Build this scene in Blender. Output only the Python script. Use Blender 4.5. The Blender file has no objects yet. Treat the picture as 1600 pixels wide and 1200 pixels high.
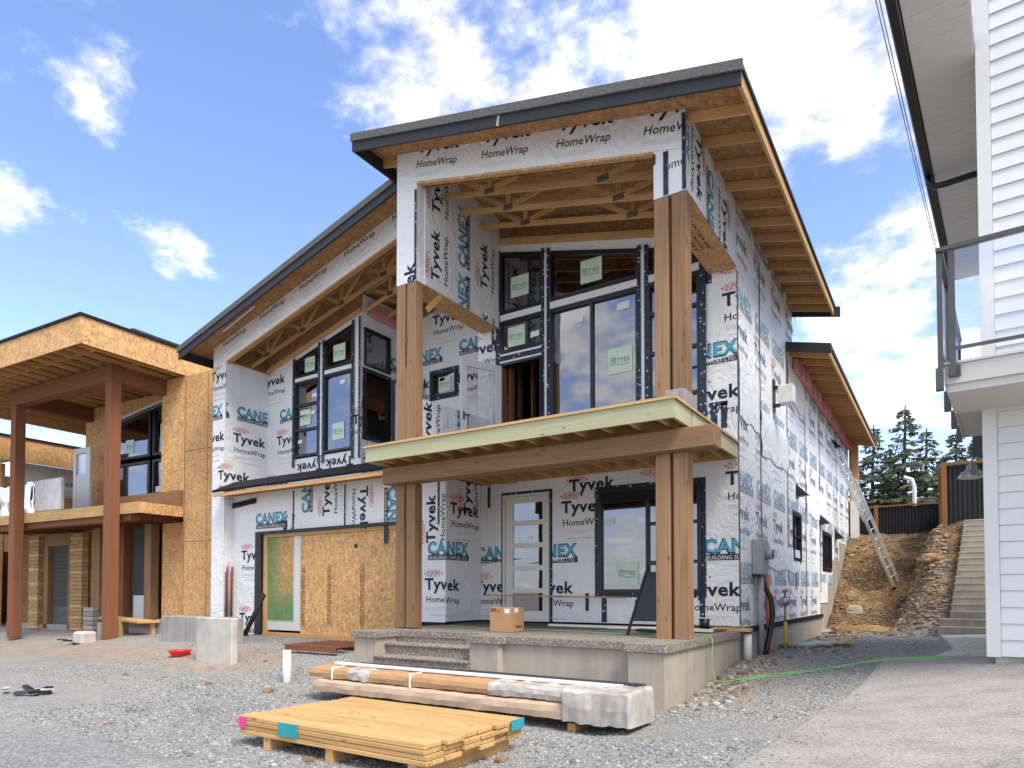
import bpy, bmesh, math, random
from mathutils import Vector, Matrix, noise
from mathutils.geometry import delaunay_2d_cdt
random.seed(7)
R = math.radians
S = bpy.context.scene
COL = S.collection

# ------------------------------------------------------------------ camera
cam_d = bpy.data.cameras.new('camera'); cam = bpy.data.objects.new('camera', cam_d); COL.objects.link(cam)
YAW, PIT = -0.5759, 0.0274
FW = Vector((math.sin(YAW)*math.cos(PIT), math.cos(YAW)*math.cos(PIT), math.sin(PIT)))
RT = Vector((math.cos(YAW), -math.sin(YAW), 0)); UP = RT.cross(FW)
cam.matrix_world = Matrix(((RT.x, UP.x, -FW.x, 0), (RT.y, UP.y, -FW.y, 0), (RT.z, UP.z, -FW.z, 0), (0, 0, 0, 1)))
cam_d.sensor_width = 36; cam_d.lens = 1042.12/1600*36; cam_d.shift_y = (896.49-600)/1600
cam_d.clip_start = 0.05; cam_d.clip_end = 3000
S.camera = cam

# ------------------------------------------------------------------ world
SUN_EL, SUN_AZ = 55, 114          # azimuth measured clockwise from +Y
W = bpy.data.worlds.new('World'); S.world = W; W.use_nodes = True
nt = W.node_tree; nt.nodes.clear()
def N(t, **k):
    n = nt.nodes.new(t)
    for a, b in k.items(): setattr(n, a, b)
    return n
def L(a, b): nt.links.new(a, b)
out = N('ShaderNodeOutputWorld'); bg = N('ShaderNodeBackground'); L(bg.outputs[0], out.inputs[0])
sky = N('ShaderNodeTexSky'); sky.sky_type = 'NISHITA'; sky.sun_disc = False
sky.sun_elevation = R(SUN_EL); sky.sun_rotation = R(SUN_AZ); sky.air_density = 1.0; sky.dust_density = 0.4; sky.ozone_density = 2.5
tc = N('ShaderNodeTexCoord')
def vdot(v):
    n = N('ShaderNodeVectorMath', operation='DOT_PRODUCT'); L(tc.outputs['Generated'], n.inputs[0]); n.inputs[1].default_value = v; return n.outputs['Value']
def M(op, a, b=None, c=None, clamp=False):
    n = N('ShaderNodeMath', operation=op); n.use_clamp = clamp
    for i, x in enumerate((a, b, c)):
        if x is None: continue
        if isinstance(x, (int, float)): n.inputs[i].default_value = x
        else: L(x, n.inputs[i])
    return n.outputs[0]
sep = N('ShaderNodeSeparateXYZ'); L(tc.outputs['Generated'], sep.inputs[0])
zz = M('ADD', M('MAXIMUM', sep.outputs['Z'], 0.0), 0.22)
cx = M('DIVIDE', sep.outputs['X'], zz); cy = M('DIVIDE', sep.outputs['Y'], zz)
cmb = N('ShaderNodeCombineXYZ'); L(cx, cmb.inputs[0]); L(cy, cmb.inputs[1])
def wnoise(scale, detail, rough, off):
    mp = N('ShaderNodeMapping'); mp.inputs['Location'].default_value = off; L(cmb.outputs[0], mp.inputs[0])
    n = N('ShaderNodeTexNoise'); n.inputs['Scale'].default_value = scale; n.inputs['Detail'].default_value = detail
    n.inputs['Roughness'].default_value = rough; L(mp.outputs[0], n.inputs['Vector']); return n.outputs['Fac']
def pix(px, py):
    v = FW + RT*((px-800)/1042.12) - UP*((py-896.49)/1042.12); v.normalize(); return v
n1 = wnoise(1.5, 9, 0.62, (3.1, 1.7, 0.0)); n2 = wnoise(5.5, 10, 0.64, (0.3, 5.2, 1.0))
dens = M('ADD', M('MULTIPLY', M('SUBTRACT', M('ADD', M('MULTIPLY', n1, 0.5), M('MULTIPLY', n2, 0.5)), .5), 1.7), .47)
# broad cloud banks and clear gaps, as directions; the banks out of view are added
def lobe(px, py, sx, w, vec=None):
    v = vec or pix(px, py)
    d = vdot(v); a = M('SUBTRACT', 1.0, d); k = M('POWER', 2.718, M('MULTIPLY', a, -1.0/(sx*sx))); return M('MULTIPLY', k, w)
acc = dens
for a in ((700, 130, .075, .19), (1000, 60, .12, .17), (1230, 60, .10, .30), (1420, 170, .07, .13), (620, 190, .05, .12), (170, 140, .048, .20), (275, 395, .036, .31), (20, 330, .03, .32), (400, 412, .028, .20),
          (1400, 420, .06, .13), (1330, 620, .10, .13), (1450, 560, .08, .10), (1440, 330, .035, .16), (1310, 440, .04, .16), (300, 780, .25, .05), (1330, 205, .022, .16),
          (330, 180, .09, -.14), (480, 330, .10, -.16), (1290, 270, .05, -.12), (1420, 270, .035, -.12), (60, 250, .05, -.10), (150, 480, .10, -.10)):
    acc = M('ADD', acc, lobe(*a))
for vec, sx, w in ((Vector((.3, -.9, .45)), .55, .15), (Vector((-.45, -.8, .5)), .5, .12), (Vector((.95, .0, .45)), .55, .22), (Vector((-.9, -.4, .5)), .4, .12), (Vector((.2, -.2, 1)), .4, .08)):  # unseen cloud banks added to brighten the walls and grey the window reflections
    acc = M('ADD', acc, lobe(0, 0, sx, w, vec.normalized()))
cm = N('ShaderNodeMapRange'); cm.interpolation_type = 'SMOOTHSTEP'; L(acc, cm.inputs[0]); cm.inputs[1].default_value = .56; cm.inputs[2].default_value = .82
shade = N('ShaderNodeMapRange'); L(n2, shade.inputs[0]); shade.inputs[1].default_value = .35; shade.inputs[2].default_value = .7; shade.inputs[3].default_value = 6.4; shade.inputs[4].default_value = 10.8
ccol = N('ShaderNodeVectorMath', operation='SCALE'); ccol.inputs[0].default_value = (1.0, 0.972, 0.925); L(shade.outputs[0], ccol.inputs['Scale'])
# thin veil near the horizon
veil = M('POWER', M('SUBTRACT', 1.0, M('MAXIMUM', sep.outputs['Z'], 0.0), None, True), 5.0)
skb = N('ShaderNodeVectorMath', operation='MULTIPLY'); L(sky.outputs[0], skb.inputs[0]); skb.inputs[1].default_value = (1.7, 1.68, 1.92)
mx0 = N('ShaderNodeMix', data_type='RGBA'); L(M('MULTIPLY', veil, .75), mx0.inputs['Factor']); L(skb.outputs[0], mx0.inputs['A']); mx0.inputs['B'].default_value = (6.2, 6.9, 8.0, 1)
mx = N('ShaderNodeMix', data_type='RGBA'); L(cm.outputs[0], mx.inputs['Factor']); L(mx0.outputs['Result'], mx.inputs['A']); L(ccol.outputs[0], mx.inputs['B'])
L(mx.outputs['Result'], bg.inputs['Color']); bg.inputs['Strength'].default_value = 0.10

sd = bpy.data.lights.new('sun', 'SUN'); sd.energy = 2.6; sd.angle = R(26); sd.color = (1, .93, .84)
so = bpy.data.objects.new('sun', sd); COL.objects.link(so)
sv = Vector((math.sin(R(SUN_AZ))*math.cos(R(SUN_EL)), math.cos(R(SUN_AZ))*math.cos(R(SUN_EL)), math.sin(R(SUN_EL))))
so.rotation_euler = sv.to_track_quat('Z', 'Y').to_euler()
S.view_settings.view_transform = 'Standard'; S.view_settings.look = 'None'; S.view_settings.exposure = 0.84; S.view_settings.gamma = 1
S.view_settings.use_curve_mapping = False
S.cycles.max_bounces = 8; S.cycles.transparent_max_bounces = 12

# ------------------------------------------------------------------ materials
MATS = {}
class G:
    def __init__(s, name, rough=.8, spec=.3, metal=0.0):
        s.m = bpy.data.materials.new(name); s.m.use_nodes = True; s.nt = s.m.node_tree; MATS[name] = s.m
        s.b = s.nt.nodes['Principled BSDF']; s.b.inputs['Roughness'].default_value = rough
        s.b.inputs['Specular IOR Level'].default_value = spec; s.b.inputs['Metallic'].default_value = metal
        s.tc = s.nt.nodes.new('ShaderNodeTexCoord')
    def n(s, t, **k):
        x = s.nt.nodes.new(t)
        for a, b in k.items(): setattr(x, a, b)
        return x
    def l(s, a, b): s.nt.links.new(a, b)
    def mp(s, sc=(1, 1, 1), rot=(0, 0, 0), loc=(0, 0, 0)):
        m = s.n('ShaderNodeMapping'); m.inputs['Scale'].default_value = sc; m.inputs['Rotation'].default_value = rot; m.inputs['Location'].default_value = loc
        s.l(s.tc.outputs['Object'], m.inputs[0]); return m.outputs[0]
    def noise(s, vec, scale, det=4, r=.6, dist=0):
        x = s.n('ShaderNodeTexNoise'); x.inputs['Scale'].default_value = scale; x.inputs['Detail'].default_value = det
        x.inputs['Roughness'].default_value = r; x.inputs['Distortion'].default_value = dist; s.l(vec, x.inputs['Vector']); return x.outputs['Fac']
    def vor(s, vec, scale, out='Color', rnd=1):
        x = s.n('ShaderNodeTexVoronoi'); x.inputs['Scale'].default_value = scale; x.inputs['Randomness'].default_value = rnd; s.l(vec, x.inputs['Vector']); return x.outputs[out]
    def ramp(s, f, stops):
        r = s.n('ShaderNodeValToRGB'); s.l(f, r.inputs[0]); e = r.color_ramp.elements
        while len(e) < len(stops): e.new(.5)
        for q, (p, c) in zip(e, stops): q.position = p; q.color = (*c, 1) if len(c) == 3 else c
        return r.outputs[0]
    def mix(s, f, a, b, bt='MIX'):
        x = s.n('ShaderNodeMix', data_type='RGBA', blend_type=bt)
        for i, v in (('Factor', f), ('A', a), ('B', b)):
            if isinstance(v, (int, float)): x.inputs[i].default_value = v
            elif isinstance(v, tuple): x.inputs[i].default_value = (*v, 1)
            else: s.l(v, x.inputs[i])
        return x.outputs['Result']
    def math(s, op, a, b=0.0, clamp=False):
        x = s.n('ShaderNodeMath', operation=op); x.use_clamp = clamp
        for i, v in enumerate((a, b)):
            if isinstance(v, (int, float)): x.inputs[i].default_value = v
            else: s.l(v, x.inputs[i])
        return x.outputs[0]
    def col(s, c):
        if isinstance(c, tuple): s.b.inputs['Base Color'].default_value = (*c, 1)
        else: s.l(c, s.b.inputs['Base Color'])
    def bump(s, h, st=.3, d=.01):
        x = s.n('ShaderNodeBump'); x.inputs['Strength'].default_value = st; x.inputs['Distance'].default_value = d
        s.l(h, x.inputs['Height']); s.l(x.outputs[0], s.b.inputs['Normal'])
def plain(name, c, rough=.7, spec=.3, metal=0.0, var=.12, sc=6):
    g = G(name, rough, spec, metal); n = g.noise(g.mp(), sc, 5)
    lo = tuple(x*(1-var) for x in c); hi = tuple(min(1, x*(1+var)) for x in c)
    g.col(g.ramp(n, [(.3, lo), (.7, hi)])); g.bump(n, .15, .004); return g
def wood(name, c, axis, var=.3, knots=True):
    sc = {'x': (1.2, 28, 28), 'y': (28, 1.2, 28), 'z': (28, 28, 1.2)}[axis]
    g = G(name, .75, .2); m = g.mp(sc)
    n = g.noise(m, 1.0, 6, .65, .6); big = g.noise(g.mp(tuple(q*.12 for q in sc)), 1.0, 3)
    a = g.ramp(n, [(.3, tuple(x*(1-var) for x in c)), (.5, c), (.72, tuple(min(1, x*(1+var*.6)) for x in c))])
    a = g.mix(g.ramp(big, [(.35, (0, 0, 0)), (.65, (1, 1, 1))]), a, tuple(x*.82 for x in c), 'MIX') if False else g.mix(.35, a, g.ramp(big, [(.3, tuple(x*.7 for x in c)), (.7, tuple(min(1, x*1.2) for x in c))]))
    if knots:
        v = g.vor(g.mp(tuple({1.2: 3.0, 28: 7.0}[q] for q in sc)), 1.0, 'Distance')
        a = g.mix(g.ramp(v, [(.0, (.8, .8, .8)), (.09, (.6, .6, .6)), (.15, (0, 0, 0))]), a, tuple(x*.35 for x in c))
    oi = g.n('ShaderNodeObjectInfo'); rr = g.ramp(oi.outputs['Random'], [(0, (.78, .76, .74)), (.5, (.96, .96, .96)), (1, (1.0, 1.0, 1.0))])
    a = g.mix(1.0, a, rr, 'MULTIPLY')
    g.col(a); g.bump(n, .25, .004); return g
def osb(name, base=(.52, .32, .15), k=1.0, s=1.0):
    g = G(name, .75, .25); base = tuple(b*k for b in base)
    w = g.noise(g.mp(), 7, 3)
    def warp(vec, k):
        nn_ = g.n('ShaderNodeTexNoise'); nn_.inputs['Scale'].default_value = 3.0*s; nn_.inputs['Detail'].default_value = 2; g.l(g.mp(), nn_.inputs['Vector'])
        a_ = g.n('ShaderNodeVectorMath', operation='MULTIPLY_ADD'); g.l(nn_.outputs['Color'], a_.inputs[0]); a_.inputs[1].default_value = (k, k, k); g.l(vec, a_.inputs[2]); return a_.outputs[0]
    ca = g.vor(warp(g.mp((34*s, 34*s, 11*s), (0.5, 0.5, .3)), 5), 1.0); cb = g.vor(warp(g.mp((14*s, 30*s, 40*s), (0.3, 0.9, -.5)), 6), 1.0); cd = g.vor(warp(g.mp((40*s, 16*s, 22*s), (0.9, -.7, .8)), 5), 1.0)
    sd_ = g.n('ShaderNodeSeparateColor'); g.l(cd, sd_.inputs[0])
    sa = g.n('ShaderNodeSeparateColor'); g.l(ca, sa.inputs[0]); sb = g.n('ShaderNodeSeparateColor'); g.l(cb, sb.inputs[0])
    f = g.math('ADD', g.math('MULTIPLY', sa.outputs[0], .36), g.math('ADD', g.math('MULTIPLY', sb.outputs[1], .34), g.math('MULTIPLY', sd_.outputs[2], .3)))
    f = g.math('ADD', g.math('MULTIPLY', f, .8), g.math('MULTIPLY', w, .2))
    c = g.ramp(f, [(.20, tuple(x*.40 for x in base)), (.38, tuple(x*.82 for x in base)), (.55, base), (.74, tuple(min(1, x*1.5) for x in base))])
    big = g.noise(g.mp(), 1.3, 3)
    c = g.mix(.3, c, g.ramp(big, [(.3, tuple(x*.7 for x in base)), (.7, tuple(x*1.15 for x in base))]))
    g.col(c); g.bump(f, .35, .004); return g
def wrap(name, c, wr=.35, scale=2.2):
    g = G(name, .55, .35)
    m = g.mp(); n = g.noise(m, scale, 5, .55, 1.4)
    rid = g.math('ABSOLUTE', g.math('SUBTRACT', n, .5))
    n2 = g.noise(g.mp((1, 1, .25)), 5, 4, .6, .8); n3 = g.noise(m, .7, 3)
    h = g.math('ADD', g.math('MULTIPLY', g.math('MINIMUM', g.math('MULTIPLY', rid, 6), 1.0), 1.0), g.math('MULTIPLY', n2, .8))
    g.col(g.mix(g.ramp(n3, [(.35, (0, 0, 0)), (.75, (1, 1, 1))]), c, tuple(x*.93 for x in c)))
    g.bump(h, wr, .035); return g
wrap('house_wrap', (.83, .825, .81), .42); wrap('house_wrap_loose_lit', (.88, .88, .865), .42, 1.6)  # loose wrap is also whiter: the side wall's stronger light put into its colour
osb('osb', (.60, .35, .155)); osb('osb_shaded', (.30, .16, .07)); osb('osb_warm', (.66, .385, .165), 1, .85); osb('osb_soffit', (.40, .215, .095), 1, .7)  # darker board copies carry the shade under roofs and in recesses in their colour
g = osb('osb_green', (.46, .30, .13))
for nm, c in (('timber', (.33, .195, .105)), ('lumber', (.68, .40, .17)), ('cedar', (.235, .098, .050)), ('treated', (.52, .51, .31)), ('fence_wood', (.36, .17, .065)), ('plank', (.60, .37, .155))):
    for ax in 'xyz': wood(nm+'_'+ax, c, ax, {'treated': .2, 'plank': .5, 'timber': .42}.get(nm, .3))
plain('fascia_black', (.032, .033, .037), .55); plain('membrane', (.012, .012, .014), .8); plain('window_black', (.010, .010, .012), .4, .5)
plain('shingle_edge', (.12, .118, .115), .9, .2, 0, .4, 30)
plain('white_paint', (.72, .715, .70), .45, .4, 0, .03); plain('door_cream', (.70, .67, .60), .5, .4, 0, .03)
plain('paper', (.62, .76, .60), .6, .3, 0, .04); plain('paper_white', (.80, .82, .82), .6, .3, 0, .03)
plain('ink_navy', (.030, .032, .075), .7, .2, 0, .25, 3); plain('ink_red', (.60, .045, .04), .7, .2, 0, .1); plain('ink_grey', (.34, .35, .38), .7, .2, 0, .1)
plain('ink_blue', (.10, .42, .58), .7, .2, 0, .12); plain('ink_dark', (.05, .055, .065), .7, .2, 0, .1); plain('ink_white', (.8, .8, .8), .7); plain('ink_black', (.02, .02, .02), .7)
plain('ink_pale', (.55, .57, .62), .7, .2); plain('ink_faint_blue', (.34, .56, .68), .7, .2); plain('ink_osb', (.19, .105, .05), .8, .1, 0, .3, 9)
g = G('tape', .5, .35); v = g.vor(g.mp((13, 13, 13)), 1.0, 'Distance')
g.col(g.mix(g.ramp(v, [(.15, (1, 1, 1)), (.24, (0, 0, 0))]), g.ramp(g.noise(g.mp(), 9, 4), [(.35, (.010, .016, .038)), (.7, (.035, .055, .10))]), (.62, .64, .66)))
plain('steel', (.42, .43, .44), .35, .5, .9); plain('plate_steel', (.28, .28, .28), .45, .5, .8, .3, 40); plain('aluminium', (.62, .62, .60), .35, .5, .6)
plain('meter_grey', (.36, .38, .39), .45, .5); plain('black_plastic', (.012, .012, .013), .35, .5); plain('orange_plastic', (.70, .20, .06), .4, .5); plain('yellow_paint', (.75, .48, .02), .4, .5)
plain('pvc_white', (.74, .72, .68), .4, .4); plain('red_plastic', (.75, .02, .015), .3, .5); plain('green_cord', (.22, .58, .18), .45, .4); plain('pink_paint', (.85, .05, .30), .5)
plain('dark_grey_metal', (.075, .075, .08), .4, .5); plain('deck_grey', (.33, .31, .29), .8, .2, 0, .2, 12); plain('soffit_grey', (.60, .58, .53), .6, .3, 0, .03)
plain('white_siding', (.72, .72, .715), .5, .4, 0, .02, 2); plain('insulation_pink', (.72, .32, .33), .95, .1, 0, .15, 20); plain('brass', (.40, .30, .14), .4, .5, .8)
plain('cardboard', (.48, .28, .14), .8, .2, 0, .08); plain('cardboard_pale', (.55, .40, .28), .75, .25, 0, .16, 3); plain('plastic_film', (.60, .58, .55), .3, .6, 0, .2, 5); plain('dirty_film', (.47, .43, .38), .35, .5, 0, .3, 5); plain('ink_navy_faint', (.19, .20, .27), .7, .2, 0, .5, 3); plain('ink_dark_faint', (.34, .35, .38), .7, .2, 0, .4, 3); plain('ink_red_faint', (.66, .36, .34), .7, .2); plain('teal_wrap', (.03, .32, .36), .5)
plain('fence_metal', (.010, .011, .013), .5, .4, 0, .4, 4); plain('slate_dark', (.06, .065, .075), .7); plain('grey_wall', (.52, .52, .51), .7)
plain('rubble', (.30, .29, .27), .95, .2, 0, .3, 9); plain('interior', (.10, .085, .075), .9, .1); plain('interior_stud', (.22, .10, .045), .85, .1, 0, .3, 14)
plain('door_green', (.10, .115, .095), .6, .3, 0, .3, 5); plain('stone_veneer', (.42, .27, .13), .85, .2, 0, .35, 12); plain('clear_blue', (.25, .45, .6), .2, .6)
# sprayed panel: green paint mist on strand board
g = osb('osb_sprayed', (.50, .31, .13), 1, .85); old = g.b.inputs['Base Color'].links[0].from_socket
sp = g.n('ShaderNodeSeparateXYZ'); g.l(g.tc.outputs['Object'], sp.inputs[0])
def band(g, sock, c, w, soft):
    d = g.math('ABSOLUTE', g.math('SUBTRACT', sock, c)); r = g.n('ShaderNodeMapRange'); r.interpolation_type = 'SMOOTHSTEP'
    g.l(d, r.inputs[0]); r.inputs[1].default_value = w; r.inputs[2].default_value = w+soft; r.inputs[3].default_value = 1; r.inputs[4].default_value = 0; return r.outputs[0]
ng = g.noise(g.mp(), 3, 5)
gr = g.math('MULTIPLY', g.math('MAXIMUM', band(g, sp.outputs[0], -13.40, .12, .5), band(g, sp.outputs[2], -.75, .3, .9)), g.math('ADD', ng, .25), True)
c2 = g.mix(gr, old, (.07, .25, .10))
wh = g.math('MAXIMUM', band(g, sp.outputs[0], -12.33, .07, .09), g.math('MULTIPLY', band(g, sp.outputs[2], -.80, .09, .08), 1.0))
g.col(g.mix(g.math('MULTIPLY', wh, .88), c2, (.72, .73, .72)))
# glass
def glass(name, tint, refl):
    m = bpy.data.materials.new(name); m.use_nodes = True; MATS[name] = m; t = m.node_tree; t.nodes.clear()
    o = t.nodes.new('ShaderNodeOutputMaterial'); a = t.nodes.new('ShaderNodeBsdfTransparent'); b = t.nodes.new('ShaderNodeBsdfGlossy'); x = t.nodes.new('ShaderNodeMixShader')
    f = t.nodes.new('ShaderNodeLayerWeight'); f.inputs[0].default_value = .35; r = t.nodes.new('ShaderNodeMapRange'); t.links.new(f.outputs['Fresnel'], r.inputs[0])
    r.inputs[3].default_value = refl; r.inputs[4].default_value = min(1, refl+.6); a.inputs[0].default_value = (*tint, 1); b.inputs[0].default_value = (.92, .93, 1, 1); b.inputs['Roughness'].default_value = .02
    nn = t.nodes.new('ShaderNodeTexNoise'); nn.inputs['Scale'].default_value = .9; c = t.nodes.new('ShaderNodeTexCoord'); t.links.new(c.outputs['Object'], nn.inputs[0]); bp = t.nodes.new('ShaderNodeBump'); bp.inputs['Strength'].default_value = .06; bp.inputs['Distance'].default_value = .05
    t.links.new(nn.outputs[0], bp.inputs['Height']); t.links.new(bp.outputs[0], b.inputs['Normal'])
    t.links.new(r.outputs[0], x.inputs[0]); t.links.new(a.outputs[0], x.inputs[1]); t.links.new(b.outputs[0], x.inputs[2]); t.links.new(x.outputs[0], o.inputs[0])
glass('glass', (.42, .42, .46), .20); glass('rail_glass', (.97, .98, .98), .06); glass('clear_film', (.72, .70, .68), .30)
# concrete
def concrete(name, c, streak=True, agg=False, am=.62):
    g = G(name, .85, .25); m = g.mp()
    a = g.noise(m, 2.2, 6, .65); b = g.noise(g.mp((9, 9, .7)), 1.0, 4, .6)
    f = g.math('ADD', g.math('MULTIPLY', a, .5), g.math('MULTIPLY', b, .5)) if streak else a
    cc = g.ramp(f, [(.32, tuple(x*.72 for x in c)), (.5, c), (.68, tuple(min(1, x*1.15) for x in c))])
    h = g.noise(m, 60, 3)
    if agg:
        v = g.vor(m, 70); s2 = g.n('ShaderNodeSeparateColor'); g.l(v, s2.inputs[0])
        cc = g.mix(am, cc, g.ramp(s2.outputs[0], [(.0, tuple(x*.28 for x in c)), (.45, tuple(x*.8 for x in c)), (.8, tuple(min(1, x*1.35) for x in c)), (1, (.62, .58, .52))]))
        h = g.vor(m, 70, 'Distance')
    else:
        v = g.vor(m, 5, 'Distance'); cc = g.mix(g.ramp(v, [(0, (.6, .6, .6)), (.03, (.3, .3, .3)), (.05, (0, 0, 0))]), cc, tuple(x*.5 for x in c))
    g.col(cc); g.bump(h, .35 if agg else .12, .006); return g
concrete('concrete', (.41, .36, .29)); concrete('concrete_light', (.50, .47, .41), False); concrete('concrete_grey', (.33, .315, .30)); concrete('exposed_aggregate', (.26, .22, .18), False, True)
concrete('apron_aggregate', (.345, .32, .29), False, True, .34)
def stair_mat():
    concrete('stair_concrete', (.40, .35, .28))
stair_mat()
# ground: colour of gravel, dirt, sand chosen by the vertex layer 'kind'
g = G('ground', .95, .1); m = g.mp()
at = g.n('ShaderNodeAttribute'); at.attribute_name = 'kind'; s3 = g.n('ShaderNodeSeparateColor'); g.l(at.outputs['Color'], s3.inputs[0])
v = g.vor(m, 48); sv_ = g.n('ShaderNodeSeparateColor'); g.l(v, sv_.inputs[0]); v2 = g.vor(m, 19); sw_ = g.n('ShaderNodeSeparateColor'); g.l(v2, sw_.inputs[0])
big = g.noise(m, .55, 5, .6); mid = g.noise(m, 4, 5, .65)
grav = g.ramp(sv_.outputs[0], [(.0, (.12, .125, .12)), (.35, (.235, .24, .23)), (.7, (.34, .335, .315)), (1, (.55, .53, .48))])
grav = g.mix(.35, grav, g.ramp(mid, [(.3, (.18, .185, .18)), (.7, (.38, .365, .335))]))
grav = g.mix(.28, grav, g.ramp(big, [(.35, (.19, .20, .20)), (.65, (.40, .37, .32))]))
dirt = g.ramp(g.noise(m, 1.1, 9, .72, .8), [(.36, (.04, .022, .012)), (.47, (.10, .055, .026)), (.56, (.24, .135, .055)), (.68, (.40, .28, .15))])
dirt = g.mix(.3, dirt, g.ramp(sw_.outputs[0], [(0, (.04, .025, .015)), (.6, (.22, .15, .08)), (1, (.42, .36, .27))]))
sand = g.mix(.3, g.ramp(mid, [(.3, (.27, .205, .155)), (.7, (.40, .315, .25))]), grav)
soil = g.mix(.4, g.ramp(mid, [(.3, (.17, .15, .13)), (.7, (.29, .26, .23))]), grav)
def rag(sock, k=.5): return g.ramp(g.math('ADD', sock, g.math('MULTIPLY', g.math('SUBTRACT', g.noise(m, 2.6, 7, .7), .5), k)), [(.42, (0, 0, 0)), (.6, (1, 1, 1))])
c = g.mix(rag(s3.outputs[0]), grav, dirt); c = g.mix(rag(s3.outputs[1]), c, sand); c = g.mix(rag(s3.outputs[2]), c, soil)
g.col(c); g.bump(g.math('ADD', g.math('MULTIPLY', g.vor(m, 48, 'Distance'), .6), g.math('MULTIPLY', mid, 1.4)), .7, .03)
# stone colours
for i, c in enumerate(((.15, .155, .155), (.27, .275, .265), (.42, .41, .385), (.36, .30, .22))): plain('stone_%s' % 'abcd'[i], c, .9, .2, 0, .25, 20)
plain('stone_e', (.22, .145, .08), .95, .15, 0, .4, 14); plain('bark', (.09, .065, .045), .95, .1, 0, .4, 10)
for nm, c in (('needles', (.085, .11, .07)), ('needles_light', (.14, .165, .10))):
    g = plain(nm, c, .8, .15, 0, .35, 3)
plain('boulder_tan', (.30, .19, .09), .9, .15, 0, .4, 4); plain('weed', (.10, .17, .05), .8)

# ------------------------------------------------------------------ helpers
class MB:
    """collects shapes, becomes one mesh object"""
    def __init__(s): s.v = []; s.f = []; s.mi = []; s.mats = []; s.sm = []; s.marks = []
    def mid(s, m):
        if m not in s.mats: s.mats.append(m)
        return s.mats.index(m)
    def add(s, vs, fs, m, smooth=False):
        k = len(s.v); s.v += [tuple(v) for v in vs]; i = s.mid(m)
        c = len(s.f)
        for f in fs: s.f.append([q+k for q in f]); s.mi.append(i); s.sm.append(smooth)
        s.marks.append((k, len(s.v), c, len(s.f))); return s
    def box(s, a, b, m):
        x0, y0, z0 = (min(a[i], b[i]) for i in range(3)); x1, y1, z1 = (max(a[i], b[i]) for i in range(3))
        return s.add([(x0,y0,z0),(x1,y0,z0),(x1,y1,z0),(x0,y1,z0),(x0,y0,z1),(x1,y0,z1),(x1,y1,z1),(x0,y1,z1)],
                     [(0,3,2,1),(4,5,6,7),(0,1,5,4),(1,2,6,5),(2,3,7,6),(3,0,4,7)], m)
    def beam(s, p, q, w, h, m, up=(0, 0, 1)):
        """box from p to q, w across, h along 'up'; centred on the line"""
        p = Vector(p); q = Vector(q); d = (q-p).normalized(); u = Vector(up); a = d.cross(u).normalized(); u = a.cross(d).normalized()
        c = [p+a*(i*w/2)+u*(j*h/2) for i, j in ((-1,-1),(1,-1),(1,1),(-1,1))]+[q+a*(i*w/2)+u*(j*h/2) for i, j in ((-1,-1),(1,-1),(1,1),(-1,1))]
        return s.add(c, [(0,3,2,1),(4,5,6,7),(0,1,5,4),(1,2,6,5),(2,3,7,6),(3,0,4,7)], m)
    def prism(s, poly, off, m):
        """polygon (3D points) extruded by vector off"""
        n = len(poly); off = Vector(off); a = [Vector(p) for p in poly]; b = [p+off for p in a]
        return s.add(a+b, [tuple(range(n-1, -1, -1)), tuple(range(n, 2*n))]+[(i, (i+1) % n, (i+1) % n+n, i+n) for i in range(n)], m)
    def tube(s, pts, r, m, n=8, cap=True):
        pts = [Vector(p) for p in pts]; vs = []; fs = []
        rs = r if isinstance(r, (list, tuple)) else [r]*len(pts)
        for i, p in enumerate(pts):
            d = (pts[min(i+1, len(pts)-1)]-pts[max(i-1, 0)]); d = d.normalized() if d.length > 1e-9 else Vector((0, 0, 1))
            a = d.cross(Vector((0, 0, 1)) if abs(d.z) < .9 else Vector((1, 0, 0))).normalized(); b = a.cross(d)
            vs += [p+(a*math.cos(t*2*math.pi/n)+b*math.sin(t*2*math.pi/n))*rs[i] for t in range(n)]
        for i in range(len(pts)-1):
            fs += [(i*n+t, i*n+(t+1) % n, (i+1)*n+(t+1) % n, (i+1)*n+t) for t in range(n)]
        if cap: fs += [tuple(range(n-1, -1, -1)), tuple(range((len(pts)-1)*n, len(pts)*n))]
        return s.add(vs, fs, m, True)
    def xf(s, mat):
        s.v = [tuple(mat @ Vector(v)) for v in s.v]; return s
    def build_each(s, name, parent=None, bevel=0):
        """every shape that was added becomes an object of its own"""
        out = []
        for a, b, c, d in s.marks:
            q = MB(); q.add(s.v[a:b], [[i-a for i in f] for f in s.f[c:d]], s.mats[s.mi[c]], s.sm[c]); out.append(q.build(name, parent, bevel))
        return out
    def build(s, name, parent=None, bevel=0):
        me = bpy.data.meshes.new(name); me.from_pydata(s.v, [], s.f); me.update()
        for m in s.mats: me.materials.append(MATS[m])
        me.polygons.foreach_set('material_index', s.mi); me.polygons.foreach_set('use_smooth', s.sm)
        bm = bmesh.new(); bm.from_mesh(me); bmesh.ops.recalc_face_normals(bm, faces=bm.faces)
        if bevel:
            es = [e for e in bm.edges if len(e.link_faces) == 2 and e.calc_face_angle(0) > .6]
            bmesh.ops.bevel(bm, geom=es, offset=bevel, segments=1, affect='EDGES', profile=.5)
        bm.to_mesh(me); bm.free()
        o = bpy.data.objects.new(name, me); COL.objects.link(o)
        if parent: o.parent = parent; o.matrix_parent_inverse = PINV.get(parent.name, Matrix())
        return o
PINV = {}
def tag(o, label=None, cat=None, group=None, kind=None):
    if label: o['label'] = label
    if cat: o['category'] = cat
    if group: o['group'] = group
    if kind: o['kind'] = kind
    return o
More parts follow.
